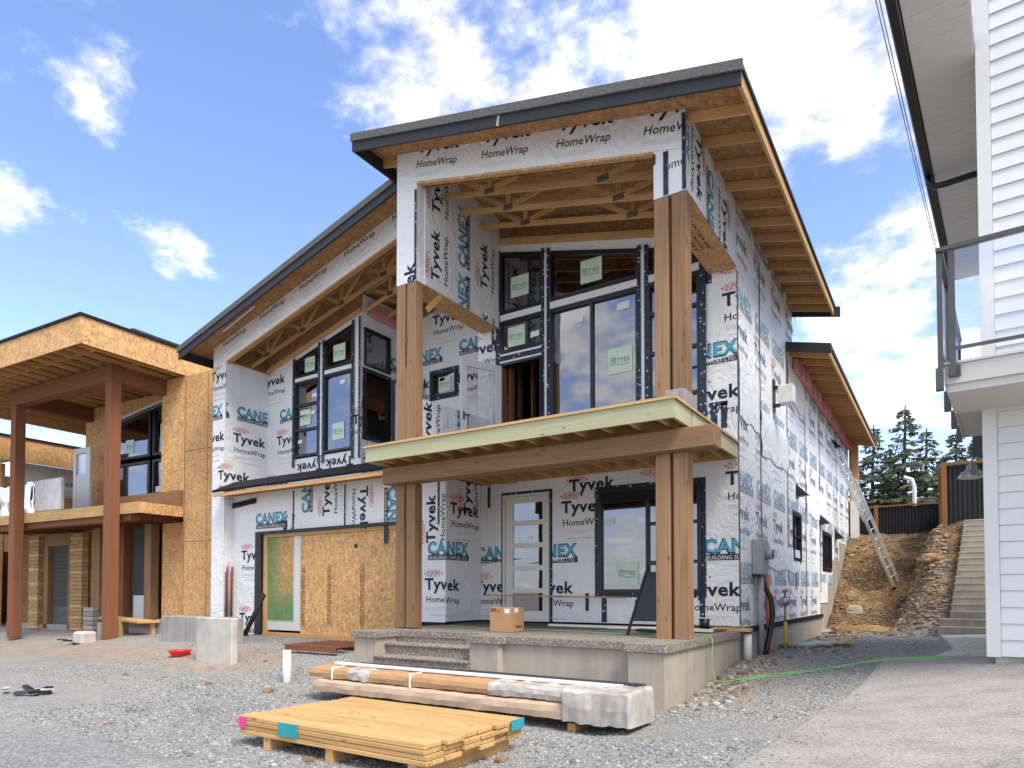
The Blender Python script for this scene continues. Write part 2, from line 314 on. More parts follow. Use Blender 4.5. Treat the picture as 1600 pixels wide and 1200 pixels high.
def thing(name, label, cat, loc=(0, 0, 0), group=None, mat=None):
    """an Empty at the thing's base; parts are written in world coordinates"""
    o = bpy.data.objects.new(name, None); COL.objects.link(o); o.empty_display_size = .1
    o.matrix_world = mat if mat is not None else Matrix.Translation(loc)
    PINV[o.name] = (mat if mat is not None else Matrix.Translation(loc)).inverted()
    return tag(o, label, cat, group)
def box(name, a, b, m, parent=None, bevel=0): return MB().box(a, b, m).build(name, parent, bevel)
def move_copy(o, off, parent=None, subs=()):
    c = o.copy(); COL.objects.link(c); c.location = Vector(c.location)+Vector(off)
    if parent: c.parent = parent
    return c

class Frame:
    """a wall's own coordinates: u along it, v up, n outward"""
    def __init__(s, O, U, Nn, V=(0, 0, 1)): s.O = Vector(O); s.U = Vector(U); s.N = Vector(Nn); s.V = Vector(V)
    def p(s, u, v, n=0): return s.O+s.U*u+s.V*v+s.N*n
FX = lambda y: Frame((0, y, 0), (1, 0, 0), (0, -1, 0))     # a wall facing the street, u = X
FY = lambda x: Frame((x, 0, 0), (0, 1, 0), (1, 0, 0))      # a wall facing +X, u = Y

def inside(poly, u, v):
    c = False; n = len(poly)
    for i in range(n):
        a, b = poly[i], poly[(i+1) % n]
        if (a[1] > v) != (b[1] > v) and u < (b[0]-a[0])*(v-a[1])/(b[1]-a[1])+a[0]: c = not c
    return c
def rect(u0, v0, u1, v1): return [(u0, v0), (u1, v0), (u1, v1), (u0, v1)]
def panel(mb, F, poly, t, m, holes=(), back=None, n0=0):
    pts = [Vector(p) for p in poly]; ed = [(i, (i+1) % len(poly)) for i in range(len(poly))]
    for h in holes:
        k = len(pts); pts += [Vector(p) for p in h]; ed += [(k+i, k+(i+1) % len(h)) for i in range(len(h))]
    vs, es, fs, *_ = delaunay_2d_cdt(pts, ed, [], 0, 1e-5)
    keep = []
    for f in fs:
        cu = sum(vs[i][0] for i in f)/len(f); cv = sum(vs[i][1] for i in f)/len(f)
        if inside(poly, cu, cv) and not any(inside(h, cu, cv) for h in holes): keep.append(tuple(f))
    edge = {}
    for f in keep:
        for i in range(len(f)): edge[(f[i], f[(i+1) % len(f)])] = 1
    n = len(vs)
    mb.add([F.p(v[0], v[1], n0) for v in vs], keep, m)
    if t:
        mb.add([F.p(v[0], v[1], n0-t) for v in vs], [tuple(reversed(f)) for f in keep], back or m)
        sv = [F.p(v[0], v[1], n0) for v in vs]+[F.p(v[0], v[1], n0-t) for v in vs]
        mb.add(sv, [(a, a+n, b+n, b) for (a, b) in edge if (b, a) not in edge], back or m)
    return mb
# ---- lettering as flat print
GL = {}
def glyphs(txt, bold):
    k = (txt, bold)
    if k not in GL:
        cu = bpy.data.curves.new('t', 'FONT'); cu.body = txt; cu.size = 1; cu.resolution_u = 2; cu.offset = bold; cu.space_character = 1+bold*2.2; cu.fill_mode = 'FRONT'
        o = bpy.data.objects.new('t', cu); COL.objects.link(o); bpy.context.view_layer.update()
        me = bpy.data.meshes.new_from_object(o.evaluated_get(bpy.context.evaluated_depsgraph_get()))
        me.calc_loop_triangles(); vs = [(v.co.x, v.co.y) for v in me.vertices]; tr = [tuple(t.vertices) for t in me.loop_triangles]
        bpy.data.objects.remove(o); bpy.data.curves.remove(cu); bpy.data.meshes.remove(me)
        x0 = min(v[0] for v in vs); x1 = max(v[0] for v in vs)
        GL[k] = ([(v[0]-x0, v[1]) for v in vs], tr, x1-x0)
    return GL[k]
CAPH = .69
def word(txt, x, y, w, cap, m, bold=0.0, n=0.0):
    vs, tr, W0 = glyphs(txt, bold); sx = w/W0; sy = cap/CAPH
    return [(m, n, [(x+vs[i][0]*sx, y+vs[i][1]*sy) for i in t]) for t in tr]
def bar(x0, y0, x1, y1, m, n=0.0): return [(m, n, [(x0, y0), (x1, y0), (x1, y1)]), (m, n, [(x0, y0), (x1, y1), (x0, y1)])]
def fine(x, y, w, h, m, seed=1):
    r_ = random.Random(seed); o = []; a = x
    while a < x+w:
        l = h*r_.uniform(.35, 1.5); o += bar(a, y, min(a+l, x+w), y+h*r_.uniform(.7, 1), m); a += l+h*r_.uniform(.2, .9)
    return o
def logo_D(navy='ink_red'):
    o = word('DUPONT', .05, .265, .34, .095, 'ink_red', .012)
    o += [('ink_red', 0, [(-.02, .31), (.025, .285), (.025, .335)]), ('ink_red', 0, [(.46, .31), (.415, .285), (.415, .335)])]
    for y in (.375, .25): o += bar(.08, y, .36, y+.006, 'ink_red')
    return o
def logo_H():
    o = word('HomeWrap', .04, -.25, .90, .12, 'ink_dark', .012)
    for y, a, b in ((-.345, .04, .80), (-.37, .04, .72), (-.395, .04, .60)): o += bar(a, y, b, y+.006, 'ink_pale')
    o += fine(.12, -.50, .66, .018, 'ink_grey', 4)
    return o
FAINT = {'ink_navy': 'ink_navy_faint', 'ink_dark': 'ink_dark_faint', 'ink_red': 'ink_red_faint', 'ink_blue': 'ink_faint_blue'}
def faint(lg): return [(FAINT.get(m, m), n, t) for m, n, t in lg]
def logo_Y(): return word('Tyvek', 0, 0, .94, .215, 'ink_navy', .03)
def logo_T(): return logo_D()+logo_Y()+logo_H()
def logo_C(faint=False):
    cyan = 'ink_faint_blue' if faint else 'ink_blue'
    o = word('CANEX', -.012, -.012, 1.145, .228, 'ink_dark', .050)+word('CANEX', .012, .004, 1.105, .205, cyan, .022, .0012)
    o += bar(0, -.135, 1.14, -.03, 'ink_dark')+word('BUILDING SUPPLIES LTD.', .04, -.118, 1.05, .062, 'ink_white', .004, .0012)
    return o
LOGOS = {'T': logo_T, 'C': logo_C, 'D': logo_D, 'H': logo_H, 'Y': logo_Y, 'c': lambda: faint(logo_C()), 't': lambda: faint(logo_T())}
LC = {}
def clip(t, fn):
    o = []
    for i in range(len(t)):
        a, b = t[i], t[(i+1) % len(t)]; da, db = fn(a), fn(b)
        if da >= 0: o.append(a)
        if (da >= 0) != (db >= 0):
            k = da/(da-db); o.append((a[0]+(b[0]-a[0])*k, a[1]+(b[1]-a[1])*k))
    return o
def prints(F, region, items, holes=(), parent=None, n0=.003, name='print'):
    """items: (logo, u, v, turn in degrees, scale); region: convex counter-clockwise polygon that cuts the print"""
    mb = MB(); n = len(region); ru0 = min(p[0] for p in region); ru1 = max(p[0] for p in region); rv0 = min(p[1] for p in region); rv1 = max(p[1] for p in region)
    lines = []
    for i in range(n):
        a, b = region[i], region[(i+1) % n]
        lines.append(lambda p, a=a, b=b: (b[0]-a[0])*(p[1]-a[1])-(b[1]-a[1])*(p[0]-a[0]))
    for it in items:
        k, u, v = it[:3]; rot = R(it[3]) if len(it) > 3 else 0; sc = it[4] if len(it) > 4 else 1
        if k not in LC: LC[k] = LOGOS[k]() if k in LOGOS else word(k, 0, 0, .105*len(k)*1.1, .12, 'ink_dark', .004)
        c, s_ = math.cos(rot)*sc, math.sin(rot)*sc
        for m, dn, t in LC[k]:
            q = [(u+x*c-y*s_, v+x*s_+y*c) for x, y in t]
            if max(p[0] for p in q) < ru0 or min(p[0] for p in q) > ru1 or max(p[1] for p in q) < rv0 or min(p[1] for p in q) > rv1: continue
            if holes:
                cu = sum(p[0] for p in q)/3; cv = sum(p[1] for p in q)/3
                if any(inside(h, cu, cv) for h in holes): continue
            for fn in lines:
                if len(q) < 3: break
                if any(fn(p) < 0 for p in q): q = clip(q, fn)
            if len(q) < 3: continue
            k0 = len(mb.v); mb.add([F.p(p[0], p[1], n0+dn) for p in q], [tuple(range(len(q)))], m)
    if mb.f: return tag(mb.build(name, parent), kind='stuff')
def sheets(u0, v0, ur, vr, du=1.37, dv=1.53, c='C', cu=-.05, cv=.70, rot=0):
    """the repeating pattern of one sheet over the area ur x vr"""
    o = []; a = R(rot); ca, sa = math.cos(a), math.sin(a)
    for i in range(-14, 15):
        for j in range(-8, 9):
            for k, x, y in (('t' if c == 'c' else 'T', i*du, j*dv), (c, i*du+cu, j*dv+cv)):
                u = u0+x*ca-y*sa; v = v0+x*sa+y*ca
                if ur[0]-1.4 < u < ur[1]+1.4 and vr[0]-1.4 < v < vr[1]+1.4: o.append((k, u, v, rot))
    return o
def inset(poly, w):
    n = len(poly); out = []
    A = sum(poly[i][0]*poly[(i+1) % n][1]-poly[(i+1) % n][0]*poly[i][1] for i in range(n))
    s = 1 if A > 0 else -1
    L_ = []
    for i in range(n):
        a = Vector(poly[i]); b = Vector(poly[(i+1) % n]); d = (b-a).normalized(); nn = Vector((-d.y, d.x))*s; L_.append((a+nn*w, d))
    for i in range(n):
        (p, d), (q, e) = L_[i-1], L_[i]; den = d.x*e.y-d.y*e.x
        t = ((q.x-p.x)*e.y-(q.y-p.y)*e.x)/den; out.append((p.x+d.x*t, p.y+d.y*t))
    return out
def ring(mb, F, outer, w, n1, n0, m):
    inn = inset(outer, w); k = len(outer)
    for i in range(k):
        j = (i+1) % k; q = [outer[i], outer[j], inn[j], inn[i]]
        mb.prism([F.p(u, v, n1) for u, v in q], F.N*(n0-n1), m)
    return inn
def strip(mb, F, poly_out, w, n, m):
    """flat tape round an outline, lying on the wall"""
    o = inset(poly_out, -w); k = len(o)
    for i in range(k):
        j = (i+1) % k; mb.prism([F.p(u, v, n) for u, v in (o[i], o[j], poly_out[j], poly_out[i])], F.N*.0025, m)
def sticker(F, u, v, s, parent, kind='T', n=-.012, sk=.0):
    mb = MB()
    if kind == 'T':
        mb.prism([F.p(a, b, n) for a, b in rect(u, v, u+s, v+s)], F.N*.003, 'paper')
        it = word('TYEE', u+.36*s, v+.42*s, .52*s, .17*s, 'ink_dark', .0)+word('WINDOWS', u+.36*s, v+.30*s, .50*s, .06*s, 'ink_dark')
        it += bar(u+.1*s, v+.34*s, u+.125*s, v+.62*s, 'ink_dark')+bar(u+.1*s, v+.60*s, u+.32*s, v+.625*s, 'ink_dark')+bar(u+.295*s, v+.34*s, u+.32*s, v+.62*s, 'ink_dark')+bar(u+.195*s, v+.34*s, u+.225*s, v+.56*s, 'ink_dark')+bar(u+.15*s, v+.54*s, u+.27*s, v+.565*s, 'ink_dark')
        for m, dn, t in it: mb.add([F.p(p[0], p[1], n+.0045) for p in t], [(0, 1, 2)], m)
    else:
        mb.prism([F.p(a, b, n) for a, b in ((u, v), (u+s, v+.08*s), (u+s, v+.62*s), (u, v+.54*s))], F.N*.003, 'paper_white')
    return mb.build('sticker', parent)
def window(F, poly, parent, w=.06, bars=(), stickers=(), name='window', tape=.075, proud=.035, inn=-.09, pane='glass', label=None):
    """a framed window; bars: ('v', u) or ('h', v)"""
    mb = MB(); q = ring(mb, F, poly, w, proud, inn, 'window_black')
    u0 = min(p[0] for p in q); u1 = max(p[0] for p in q); v0 = min(p[1] for p in q); v1 = max(p[1] for p in q)
    fo = mb.build(name, parent)
    if label: fo['label'] = label
    for k, c, *r in bars:
        a, b = (r if r else (None, None))
        if k == 'v': MB().prism([F.p(x, y, proud-.008) for x, y in rect(c-.028, (a if a is not None else v0)+.001, c+.028, (b if b is not None else v1)-.001)], F.N*(-.06), 'window_black').build('window_bar', fo)
        else: MB().prism([F.p(x, y, proud-.008) for x, y in rect((a if a is not None else u0)+.001, c-.028, (b if b is not None else u1)-.001, c+.028)], F.N*(-.06), 'window_black').build('window_bar', fo)
    MB().prism([F.p(u, v, -.02) for u, v in inset(q, -.004)], F.N*(-.012), pane).build('pane', fo)
    for st in stickers: sticker(F, st[0], st[1], st[2], fo, st[3] if len(st) > 3 else 'T')
    if tape:
        t = MB(); strip(t, F, poly, tape, .0035, 'tape'); t.build('flashing_tape', fo)
    return fo

# ================================================================== the setting: ground
def sst(a, b, x):
    t = max(0, min(1, (x-a)/(b-a))); return t*t*(3-2*t)
def lerp(a, b, t): return a+(b-a)*t
def ground_z(x, y):
    left = -1.40+.40*sst(6.3, 10.0, y)-.22*sst(-14, -22, x)
    mid = -1.40
    base = lerp(mid, left, sst(-7.6, -8.6, x))
    rb = -1.38+.28*sst(7.5, 11.2, y)
    right = rb+(min(x, 3.5)+2.7)*.145*lerp(1, .4, sst(8.8, 11.2, y))
    z = lerp(base, right, sst(-3.1, -2.7, x))
    if x < -3.1 and y > 9.9: z = min(z, -1.0)
    # bank behind
    edge = 20.0+1.2*(1-sst(-2.8, 0, x))*0
    k = sst(0, 1, (y-edge)/6.2)*.55+max(0, min(1, (y-edge)/6.2))*.45
    bank = -.92+2.85*k+.35*sst(26, 31, y)
    if y > edge and x > -2.9: z = max(z, bank) if x < 6 else bank
    if y > 26 or x < -30 and y > 20: z = max(z, bank)
    # beside the stairs the bank follows the flight
    if x > -1.2:
        st = -1.12+(y-16.9)*.585; st = min(st, 1.85)
        z = max(z, lerp(-1.0, st, sst(-1.3, -.15, x))) if y > 16.5 else z
    # the hole behind the ladder foot
    d = math.hypot(x+1.9, (y-23.2)*.8); z -= .45*math.exp(-(d/.75)**2) if y > 20 else 0
    return z
def rough(x, y):
    r = .012*noise.noise(Vector((x*2.1, y*2.1, 0)))+.03*noise.noise(Vector((x*.5, y*.5, 3)))
    if y > 19 and x > -3: 
        k = sst(19.5, 21, y); r += k*(.16*noise.noise(Vector((x*1.3, y*1.3, 5)))+.10*noise.noise(Vector((x*3.4, y*3.4, 1)))+.05*noise.noise(Vector((x*8, y*8, 2))))
    return r
def gz(x, y): return ground_z(x, y)+rough(x, y)
def grid_axis(segs):
    o = []
    for a, b, st in segs:
        n = max(1, round((b-a)/st)); o += [a+(b-a)*i/n for i in range(n)]
    return o+[segs[-1][1]]
gxs = grid_axis([(-900, -120, 130), (-120, -34, 9), (-34, -16, .6), (-16, -9, .25), (-9, 3, .14), (3, 14, 1), (14, 120, 12), (120, 900, 130)])
gys = grid_axis([(-900, -60, 140), (-60, -4, 6), (-4, 3, .5), (3, 12, .14), (12, 19.5, .25), (19.5, 27, .13), (27, 40, .8), (40, 120, 10), (120, 900, 130)])
vs = [(x, y, gz(x, y)) for y in gys for x in gxs]; nx = len(gxs)
fs = [(j*nx+i, j*nx+i+1, (j+1)*nx+i+1, (j+1)*nx+i) for j in range(len(gys)-1) for i in range(nx-1)]
me = bpy.data.meshes.new('ground'); me.from_pydata(vs, [], fs); me.update(); me.polygons.foreach_set('use_smooth', [True]*len(fs)); me.materials.append(MATS['ground'])
ca = me.color_attributes.new('kind', 'FLOAT_COLOR', 'POINT'); data = []
for x, y, z in vs:
    dirt = sst(19.3, 20.6, y)*(1 if x > -3 else .3)*(1-.5*sst(-.9, .0, x)*sst(30, 16, y))
    if x > -1.6 and y > 16.5: dirt = max(dirt, .62*sst(16.8, 18, y))
    # sandy strip across the left lot
    c = 6.6+(x+9.5)*(-.05); sand = sst(1.15, .5, abs(y-(7.55+(x+14)*.02)))*sst(-9.3, -10.6, x)
    sand = max(sand, sst(.8, .25, abs(x+2.35))*sst(7, 8, y)*sst(12.8, 11.6, y)*.75)
    soil = sst(8.3, 9.6, y)*sst(-8.2, -9.4, x)*.9+sst(11.5, 13.5, y)*sst(-2.0, -2.6, x)*.6*(y < 20)
    if y > 12 and x > -2 and y < 20: soil = max(soil, .45)
    data += [dirt, min(1, sand), min(1, soil), 1]
ca.data.foreach_set('color', data)
go = bpy.data.objects.new('ground', me); COL.objects.link(go); go['kind'] = 'structure'

def sheet(name, poly, mat, lift=.02, step=.4, thick=.10):
    """a slab that follows the ground"""
    mb = MB(); pts = []
    n = len(poly)
    for i in range(n):
        a, b = Vector(poly[i]), Vector(poly[(i+1) % n]); k = max(1, int((b-a).length/step))
        pts += [a+(b-a)*j/k for j in range(k)]
    e = [(i, (i+1) % len(pts)) for i in range(len(pts))]; inner = []
    xs = [p.x for p in pts]; ys = [p.y for p in pts]; x = min(xs)+step/2
    while x < max(xs):
        y = min(ys)+step/2
        while y < max(ys):
            if inside([tuple(p) for p in pts], x, y): inner.append(Vector((x, y)))
            y += step
        x += step
    V_, E_, F_, *_ = delaunay_2d_cdt(pts+inner, e, [], 1, 1e-4)
    top = [(v[0], v[1], ground_z(v[0], v[1])+lift+.015) for v in V_]
    mb.add(top, [tuple(f) for f in F_], mat); bd = {}
    for f in F_:
        for i in range(len(f)): bd[(f[i], f[(i+1) % len(f)])] = 1
    k = len(top); mb.add(top+[(a, b, c-thick) for a, b, c in top], [(a, b, b+k, a+k) for a, b in bd if (b, a) not in bd], mat)
    o = mb.build(name); o['kind'] = 'structure'; return o

# ================================================================== the house under construction
H = thing('house', 'two storey house under construction wrapped in white printed house wrap with paired timber posts', 'house', (-9, 9.7, -1.0))
RZ = lambda x: 6.46-.242*(x+2.81)          # underside of the right roof deck
LZ = lambda x: 6.04+.254*(x+15.12)         # underside of the left roof deck
ZB = .53                                    # truss depth
XR, XL, XI, XW, YW, YG, YF, YB, YR = -2.81, -15.15, -7.98, -14.63, 11.13, 9.976, 9.728, 10.93, 12.3

def wall(name, F, poly, t=.15, m='house_wrap', holes=(), items=(), pr=True, back='osb_shaded', parent=None, n0=0):
    mb = MB(); panel(mb, F, poly, t, m, holes, back, n0); o = mb.build(name, parent or H)
    if items: prints(F, poly, items, holes, o, n0=n0+.003)
    return o
# -- ground floor, back wall of the porch
dh = [(-7.42, -.57), (-6.36, -.57), (-6.36, 1.93), (-7.42, 1.93)]
wh = rect(-5.33, -.02, -3.42, 1.86)
F = FX(YW)
it = [('T', -8.157, .01), ('T', -6.79, -.02)]+[('C', -8.09, .69), ('C', -6.90, .69), ('T', -6.11, 1.50), ('D', -5.99, 1.80), ('Y', -5.94, 1.90), ('D', -7.48, 1.90), 
      ('C', -3.385, .66), ('T', -3.72, -.06), ('T', -3.02, 1.77), ('D', -4.5, 1.80)]
wall('front_wall', F, [(XI, -.57), (XR-.003, -.57), (XR-.003, 2.19), (XI, 2.19)], items=it, holes=[dh, wh])
mb = MB(); strip(mb, F, dh, .06, .0035, 'tape'); mb.build('flashing_tape', H); mb = MB()
for x0, z0, x1, z1 in ((-7.82, 1.72, -7.75, 2.17), (-4.62, -.5, -4.57, -.14), (-5.27, -.55, -5.17, -.05), (-3.46, -.42, -3.37, -.05), (-5.6, -.35, -5.53, -.02)): mb.prism([F.p(u, v, .004) for u, v in rect(x0, z0, x1, z1)], F.N*.0025, 'tape')
mb.build_each('flashing_tape', H)
box('base_flashing', (XI+.01, YW-.012, -.64), (XR+.012, YW+.1, -.565), 'membrane', H)
# front door
d = MB(); ring(d, F, [(-7.42, -.57), (-6.36, -.57), (-6.36, 1.93), (-7.42, 1.93)], .045, .05, -.12, 'door_cream')
fr = d.build('front_door', H); fr['label'] = 'cream front door with five glass lites'
d = MB(); lz = [(-.37+i*.445, -.37+i*.445+.35) for i in range(5)]
panel(d, F, rect(-7.37, -.52, -6.41, 1.88), .05, 'door_cream', [rect(-7.20, a, -6.52, b) for a, b in lz], n0=.01); d.build('door_leaf', fr)
for a, b in lz: MB().prism([F.p(u, v, -.008) for u, v in rect(-7.205, a-.005, -6.515, b+.005)], F.N*-.01, 'glass').build('pane', fr)
sticker(F, -6.87, 1.03, .12, fr, 'w', -.004)
# ground floor window
window(F, wh, H, .07, bars=[('v', -4.38), ('h', 1.20, -4.36, -3.45), ('h', .52, -4.36, -3.45)], stickers=[(-4.98, .13, .42), (-5.22, 1.22, .2, 'w')], tape=.075, label='wide black window behind the right posts of the porch')
box('window_header', (-5.27, YW-.045, 1.60), (-3.48, YW-.028, 1.80), 'membrane', H)
# -- upper wall under the right roof: one large glazed opening
op = [(-7.54, 2.62), (-3.38, 2.62), (-3.38, RZ(-3.38)-.86), (-4.42, RZ(-4.42)-.62), (-7.54, RZ(-7.54)-.62)]
op = [(-7.54, 2.62), (-3.38, 2.62), (-3.38, 5.86), (-7.54, 6.92)]
ush = [('T', -8.416, 4.93), ('C', -3.92, 3.95), ('T', -3.70, 3.22), ('T', -3.05, 4.75), ('D', -3.06, 5.03)]
wall('upper_front_wall', F, [(-8.08, 2.45), (XR-.003, 2.45), (XR-.003, RZ(XR)), (-8.08, RZ(-8.08))], items=ush, holes=[op])
mb = MB()
for x0, z0, x1, z1 in ((-3.25, 2.75, -3.14, 3.10), (-3.08, 2.72, -2.98, 3.14), (-3.28, 3.10, -2.97, 3.17), (-3.33, 5.2, -3.22, 5.5), (-7.72, 5.05, -7.66, 5.5)): mb.prism([F.p(u, v, .005) for u, v in rect(x0, z0, x1, z1)], F.N*.003, 'tape')
mb.build_each('flashing_tape', H)
tz = lambda x: 6.92-.255*(x+7.54)           # top of the glazing
w1 = window(F, [(-7.52, 5.62), (-6.49, 5.62), (-6.49, tz(-6.49)), (-7.52, tz(-7.52))], H, .07, stickers=[(-7.26, 5.92, .42)], tape=0, label='dark transom window at the upper left under the slanting roof')
w2 = window(F, [(-6.37, 5.62), (-4.50, 5.62), (-4.50, tz(-4.50)), (-6.37, tz(-6.37))], H, .07, stickers=[(-5.69, 5.80, .44)], tape=0, label='wide slanting transom window above the tall fixed panes')
w3 = window(F, [(-7.52, 4.82), (-6.49, 4.82), (-6.49, 5.47), (-7.52, 5.47)], H, .06, stickers=[(-7.33, 4.93, .40), (-6.80, 5.02, .2, 'w')], tape=0)
w4 = window(F, rect(-6.37, 2.66, -4.50, 5.46), H, .075, bars=[('v', -5.45)], stickers=[(-5.12, 3.98, .47), (-5.83, 5.08, .2, 'w'), (-4.95, 5.12, .25, 'w')], tape=0, label='tall two pane window over the porch deck')
w5 = window(F, [(-4.37, 5.62), (-3.40, 5.62), (-3.40, tz(-3.40)), (-4.37, tz(-4.37))], H, .06, tape=0)
w6 = window(F, rect(-4.37, 2.66, -3.40, 5.46), H, .07, bars=[('h', 3.4), ('h', 4.2), ('h', 4.9)], tape=0)
# wrapped studs and rails between the windows
fr = MB()
for a, b in ((-6.475, -6.385), (-4.485, -4.385)):
    fr.box((a, YW-.03, 2.62), (b, YW+.12, tz(b)-.01), 'house_wrap')
fr.prism([F.p(u, v, .031) for u, v in ((-7.54, 5.485), (-6.48, 5.485), (-6.48, 5.605), (-7.54, 5.605))], F.N*-.15, 'house_wrap')
fr.prism([F.p(u, v, .031) for u, v in ((-6.38, 5.475), (-3.39, 5.475), (-3.39, 5.605), (-6.38, 5.605))], F.N*-.15, 'house_wrap')
fr.box((-7.54, YW-.031, 4.62), (-6.48, YW+.12, 4.805), 'house_wrap')
fr.build_each('wrapped_mullion', H)
mb = MB()
for x, w in ((-7.60, .10), (-6.525, .07), (-6.405, .07), (-4.54, .07), (-4.405, .075), (-3.42, .11)):
    mb.prism([F.p(u, v, .036) for u, v in ((x, 2.6), (x+w, 2.6), (x+w, tz(x+w)+.06), (x, tz(x)+.06))], F.N*.004, 'tape')
mb.prism([F.p(u, v, .036) for u, v in ((-7.54, 4.66), (-6.48, 4.66), (-6.48, 4.76), (-7.54, 4.76))], F.N*.003, 'tape')
mb.build_each('flashing_tape', H)
# open doorway and its white glazed leaf, swung out over the deck
box('door_jamb', (-6.56, YW-.04, 2.5), (-6.50, YW+.10, 4.60), 'window_black', H)
box('door_head', (-7.52, YW-.05, 4.56), (-6.56, YW+.12, 4.615), 'window_black', H)
box('door_jamb', (-7.52, YW-.02, 2.5), (-7.45, YW+.14, 4.56), 'cedar_z', H)
hx, hy = -7.47, YW-.03; du_ = Vector((-.42, -.9, 0)).normalized()
FD = Frame((hx, hy, 0), du_, Vector((-du_.y, du_.x, 0)))
d = MB(); ring(d, FD, rect(0, 2.52, .92, 4.56), .13, .022, -.022, 'white_paint'); dl = d.build('balcony_door', H); dl['label'] = 'white glazed door standing open onto the deck'
MB().prism([FD.p(u, v, .004) for u, v in rect(.128, 2.648, .792, 4.432)], FD.N*-.008, 'rail_glass').build('pane', dl)
hm = MB().tube([FD.p(.86, 3.45, .02), FD.p(.86, 3.45, .07), FD.p(.76, 3.44, .075)], .012, 'black_plastic', 6).box(FD.p(.84, 3.36, .022), FD.p(.88, 3.52, .03), 'black_plastic'); hm.build('handle', dl)
# -- recessed wall behind the left posts, with a small window
F2 = FX(YR); sw = rect(-10.28, 4.66, -9.54, 5.24)
wall('recessed_wall', F2, [(-11.24, 2.45), (-8.08, 2.45), (-8.08, LZ(-8.08)), (-11.24, LZ(-11.24))], holes=[sw], items=[('C', -11.10, 5.62), ('C', -9.45, 5.66), ('T', -9.55, 4.89), ('T', -11.28, 4.93), ('T', -10.27, 6.42), ('T', -8.9, 6.42), ('T', -11.64, 6.42)])
window(F2, sw, H, .05, stickers=[(-10.08, 4.76, .36), (-10.05, 5.02, .14, 'w')], label='small black window in the recessed upper wall')
wall('return_wall', FY(-8.08), [(YW+.15, 2.45), (YR, 2.45), (YR, 7.7), (YW+.15, 7.7)], .12)
# half wall beside the deck
pf = FY(XI+.0)
wall('half_wall', pf, [(8.82, 2.47), (YW-.002, 2.47), (YW-.002, 3.60), (8.82, 3.52)], .14, 'house_wrap', items=[('T', 9.53, 2.60, 90), ('T', 8.05, 2.2, 90), ('C', 10.55, 2.80, 90)])
# -- garage block: side wall facing the porch, front wall
wall('side_wall', FY(XI), [(YG+.004, -.57), (YW, -.57), (YW, 2.19), (YG+.004, 2.19)], items=[('T', 10.10, 1.52), ('C', YG-.42, .75), ('T', YG-.52, .03), ('T', 10.75, 1.55, 90), ('T', 10.35, -1.5)], back='house_wrap')
gh = [(-13.50, -1.02), (-8.75, -1.02), (-8.75, 1.36), (-13.50, 1.36)]
FG = FX(YG)
gi = [('C', -13.75, 1.63), ('T', -12.62, .85, 90), ('C', -11.89, 1.78, 90), ('T', -11.21, 1.66, 90), ('T', -10.27, 2.22, -90), ('C', -9.46, 2.13, -90), ('T', -8.50, .05), ('C', -8.42, .75), ('T', -14.3, .78), ('T', -8.25, .95, 90), ('T', -14.35, -.72)]
wall('garage_wall', FG, [(XW-.1, -1.02), (XI-.004, -1.02), (XI-.004, 2.45), (XW-.1, 2.45)], holes=[gh], items=gi, back='osb_shaded')
box('base_flashing', (-8.75, YG-.012, -.66), (XI+.012, YG+.1, -.58), 'membrane', H)
box('base_flashing', (XI-.001, YG-.012, -.64), (XI+.013, YW, -.565), 'membrane', H)
mb = MB()
for u, a, b in ((-12.40, 1.38, 2.3), (-10.73, 1.38, 2.3), (-8.16, 1.3, 2.3)): mb.prism([FG.p(x, y, .005) for x, y in rect(u-.022, a, u+.022, b)], FG.N*.003, 'tape')
mb.build_each('seam_tape', H)
# black trim round the garage opening and the boards that close it
box('garage_trim', (-13.70, YG-.06, -1.02), (-13.50, YG+.10, 1.42), 'fascia_black', H); box('garage_trim', (-13.499, YG-.058, 1.36), (-8.62, YG+.10, 1.42), 'fascia_black', H)
box('stud', (-13.49, YG+.02, -1.0), (-13.37, YG+.14, 1.32), 'lumber_z', H); box('stud', (-13.49, YG+.015, 1.28), (-8.75, YG+.14, 1.358), 'lumber_x', H)
o = box('board_panel', (-13.368, YG+.06, -.88), (-12.215, YG+.075, 1.278), 'osb_sprayed', H); o['label'] = 'strand board sprayed green with a white painted edge'
o = box('board_panel', (-12.20, YG+.05, -.96), (-9.78, YG+.065, 1.278), 'osb_warm', H); prints(Frame((0, YG+.05, 0), (1, 0, 0), (0, -1, 0)), rect(-12.2, -.96, -9.78, 1.278),
      [], parent=o)
for px_, h in ((-12.05, 1.1), (-11.2, 1.2), (-10.2, .5)):
    mb = MB()
    for t_, y_ in ((3, 0), (4, .05), (7, .10)):
        for m_, dn, t in fine(0, 0, 1.35, .035, 'ink_osb', t_): mb.add([(px_-p[1]-y_*.9, YG+.0475, -.75+p[0]) for p in t], [(0, 1, 2)], m_)
    tag(mb.build('print', o), kind='stuff')
box('board_panel', (-9.775, YG+.05, -.96), (-8.75, YG+.065, 1.278), 'osb_warm', H)
mb = MB().tube([(-10.45, YG+.0485, .98), (-10.45, YG+.044, .98)], .05, 'black_plastic', 9); mb.build('knot_hole', o)
box('sill_plate', (-13.45, YG-.02, -1.0), (-8.75, YG+.045, -.93), 'lumber_x', H)
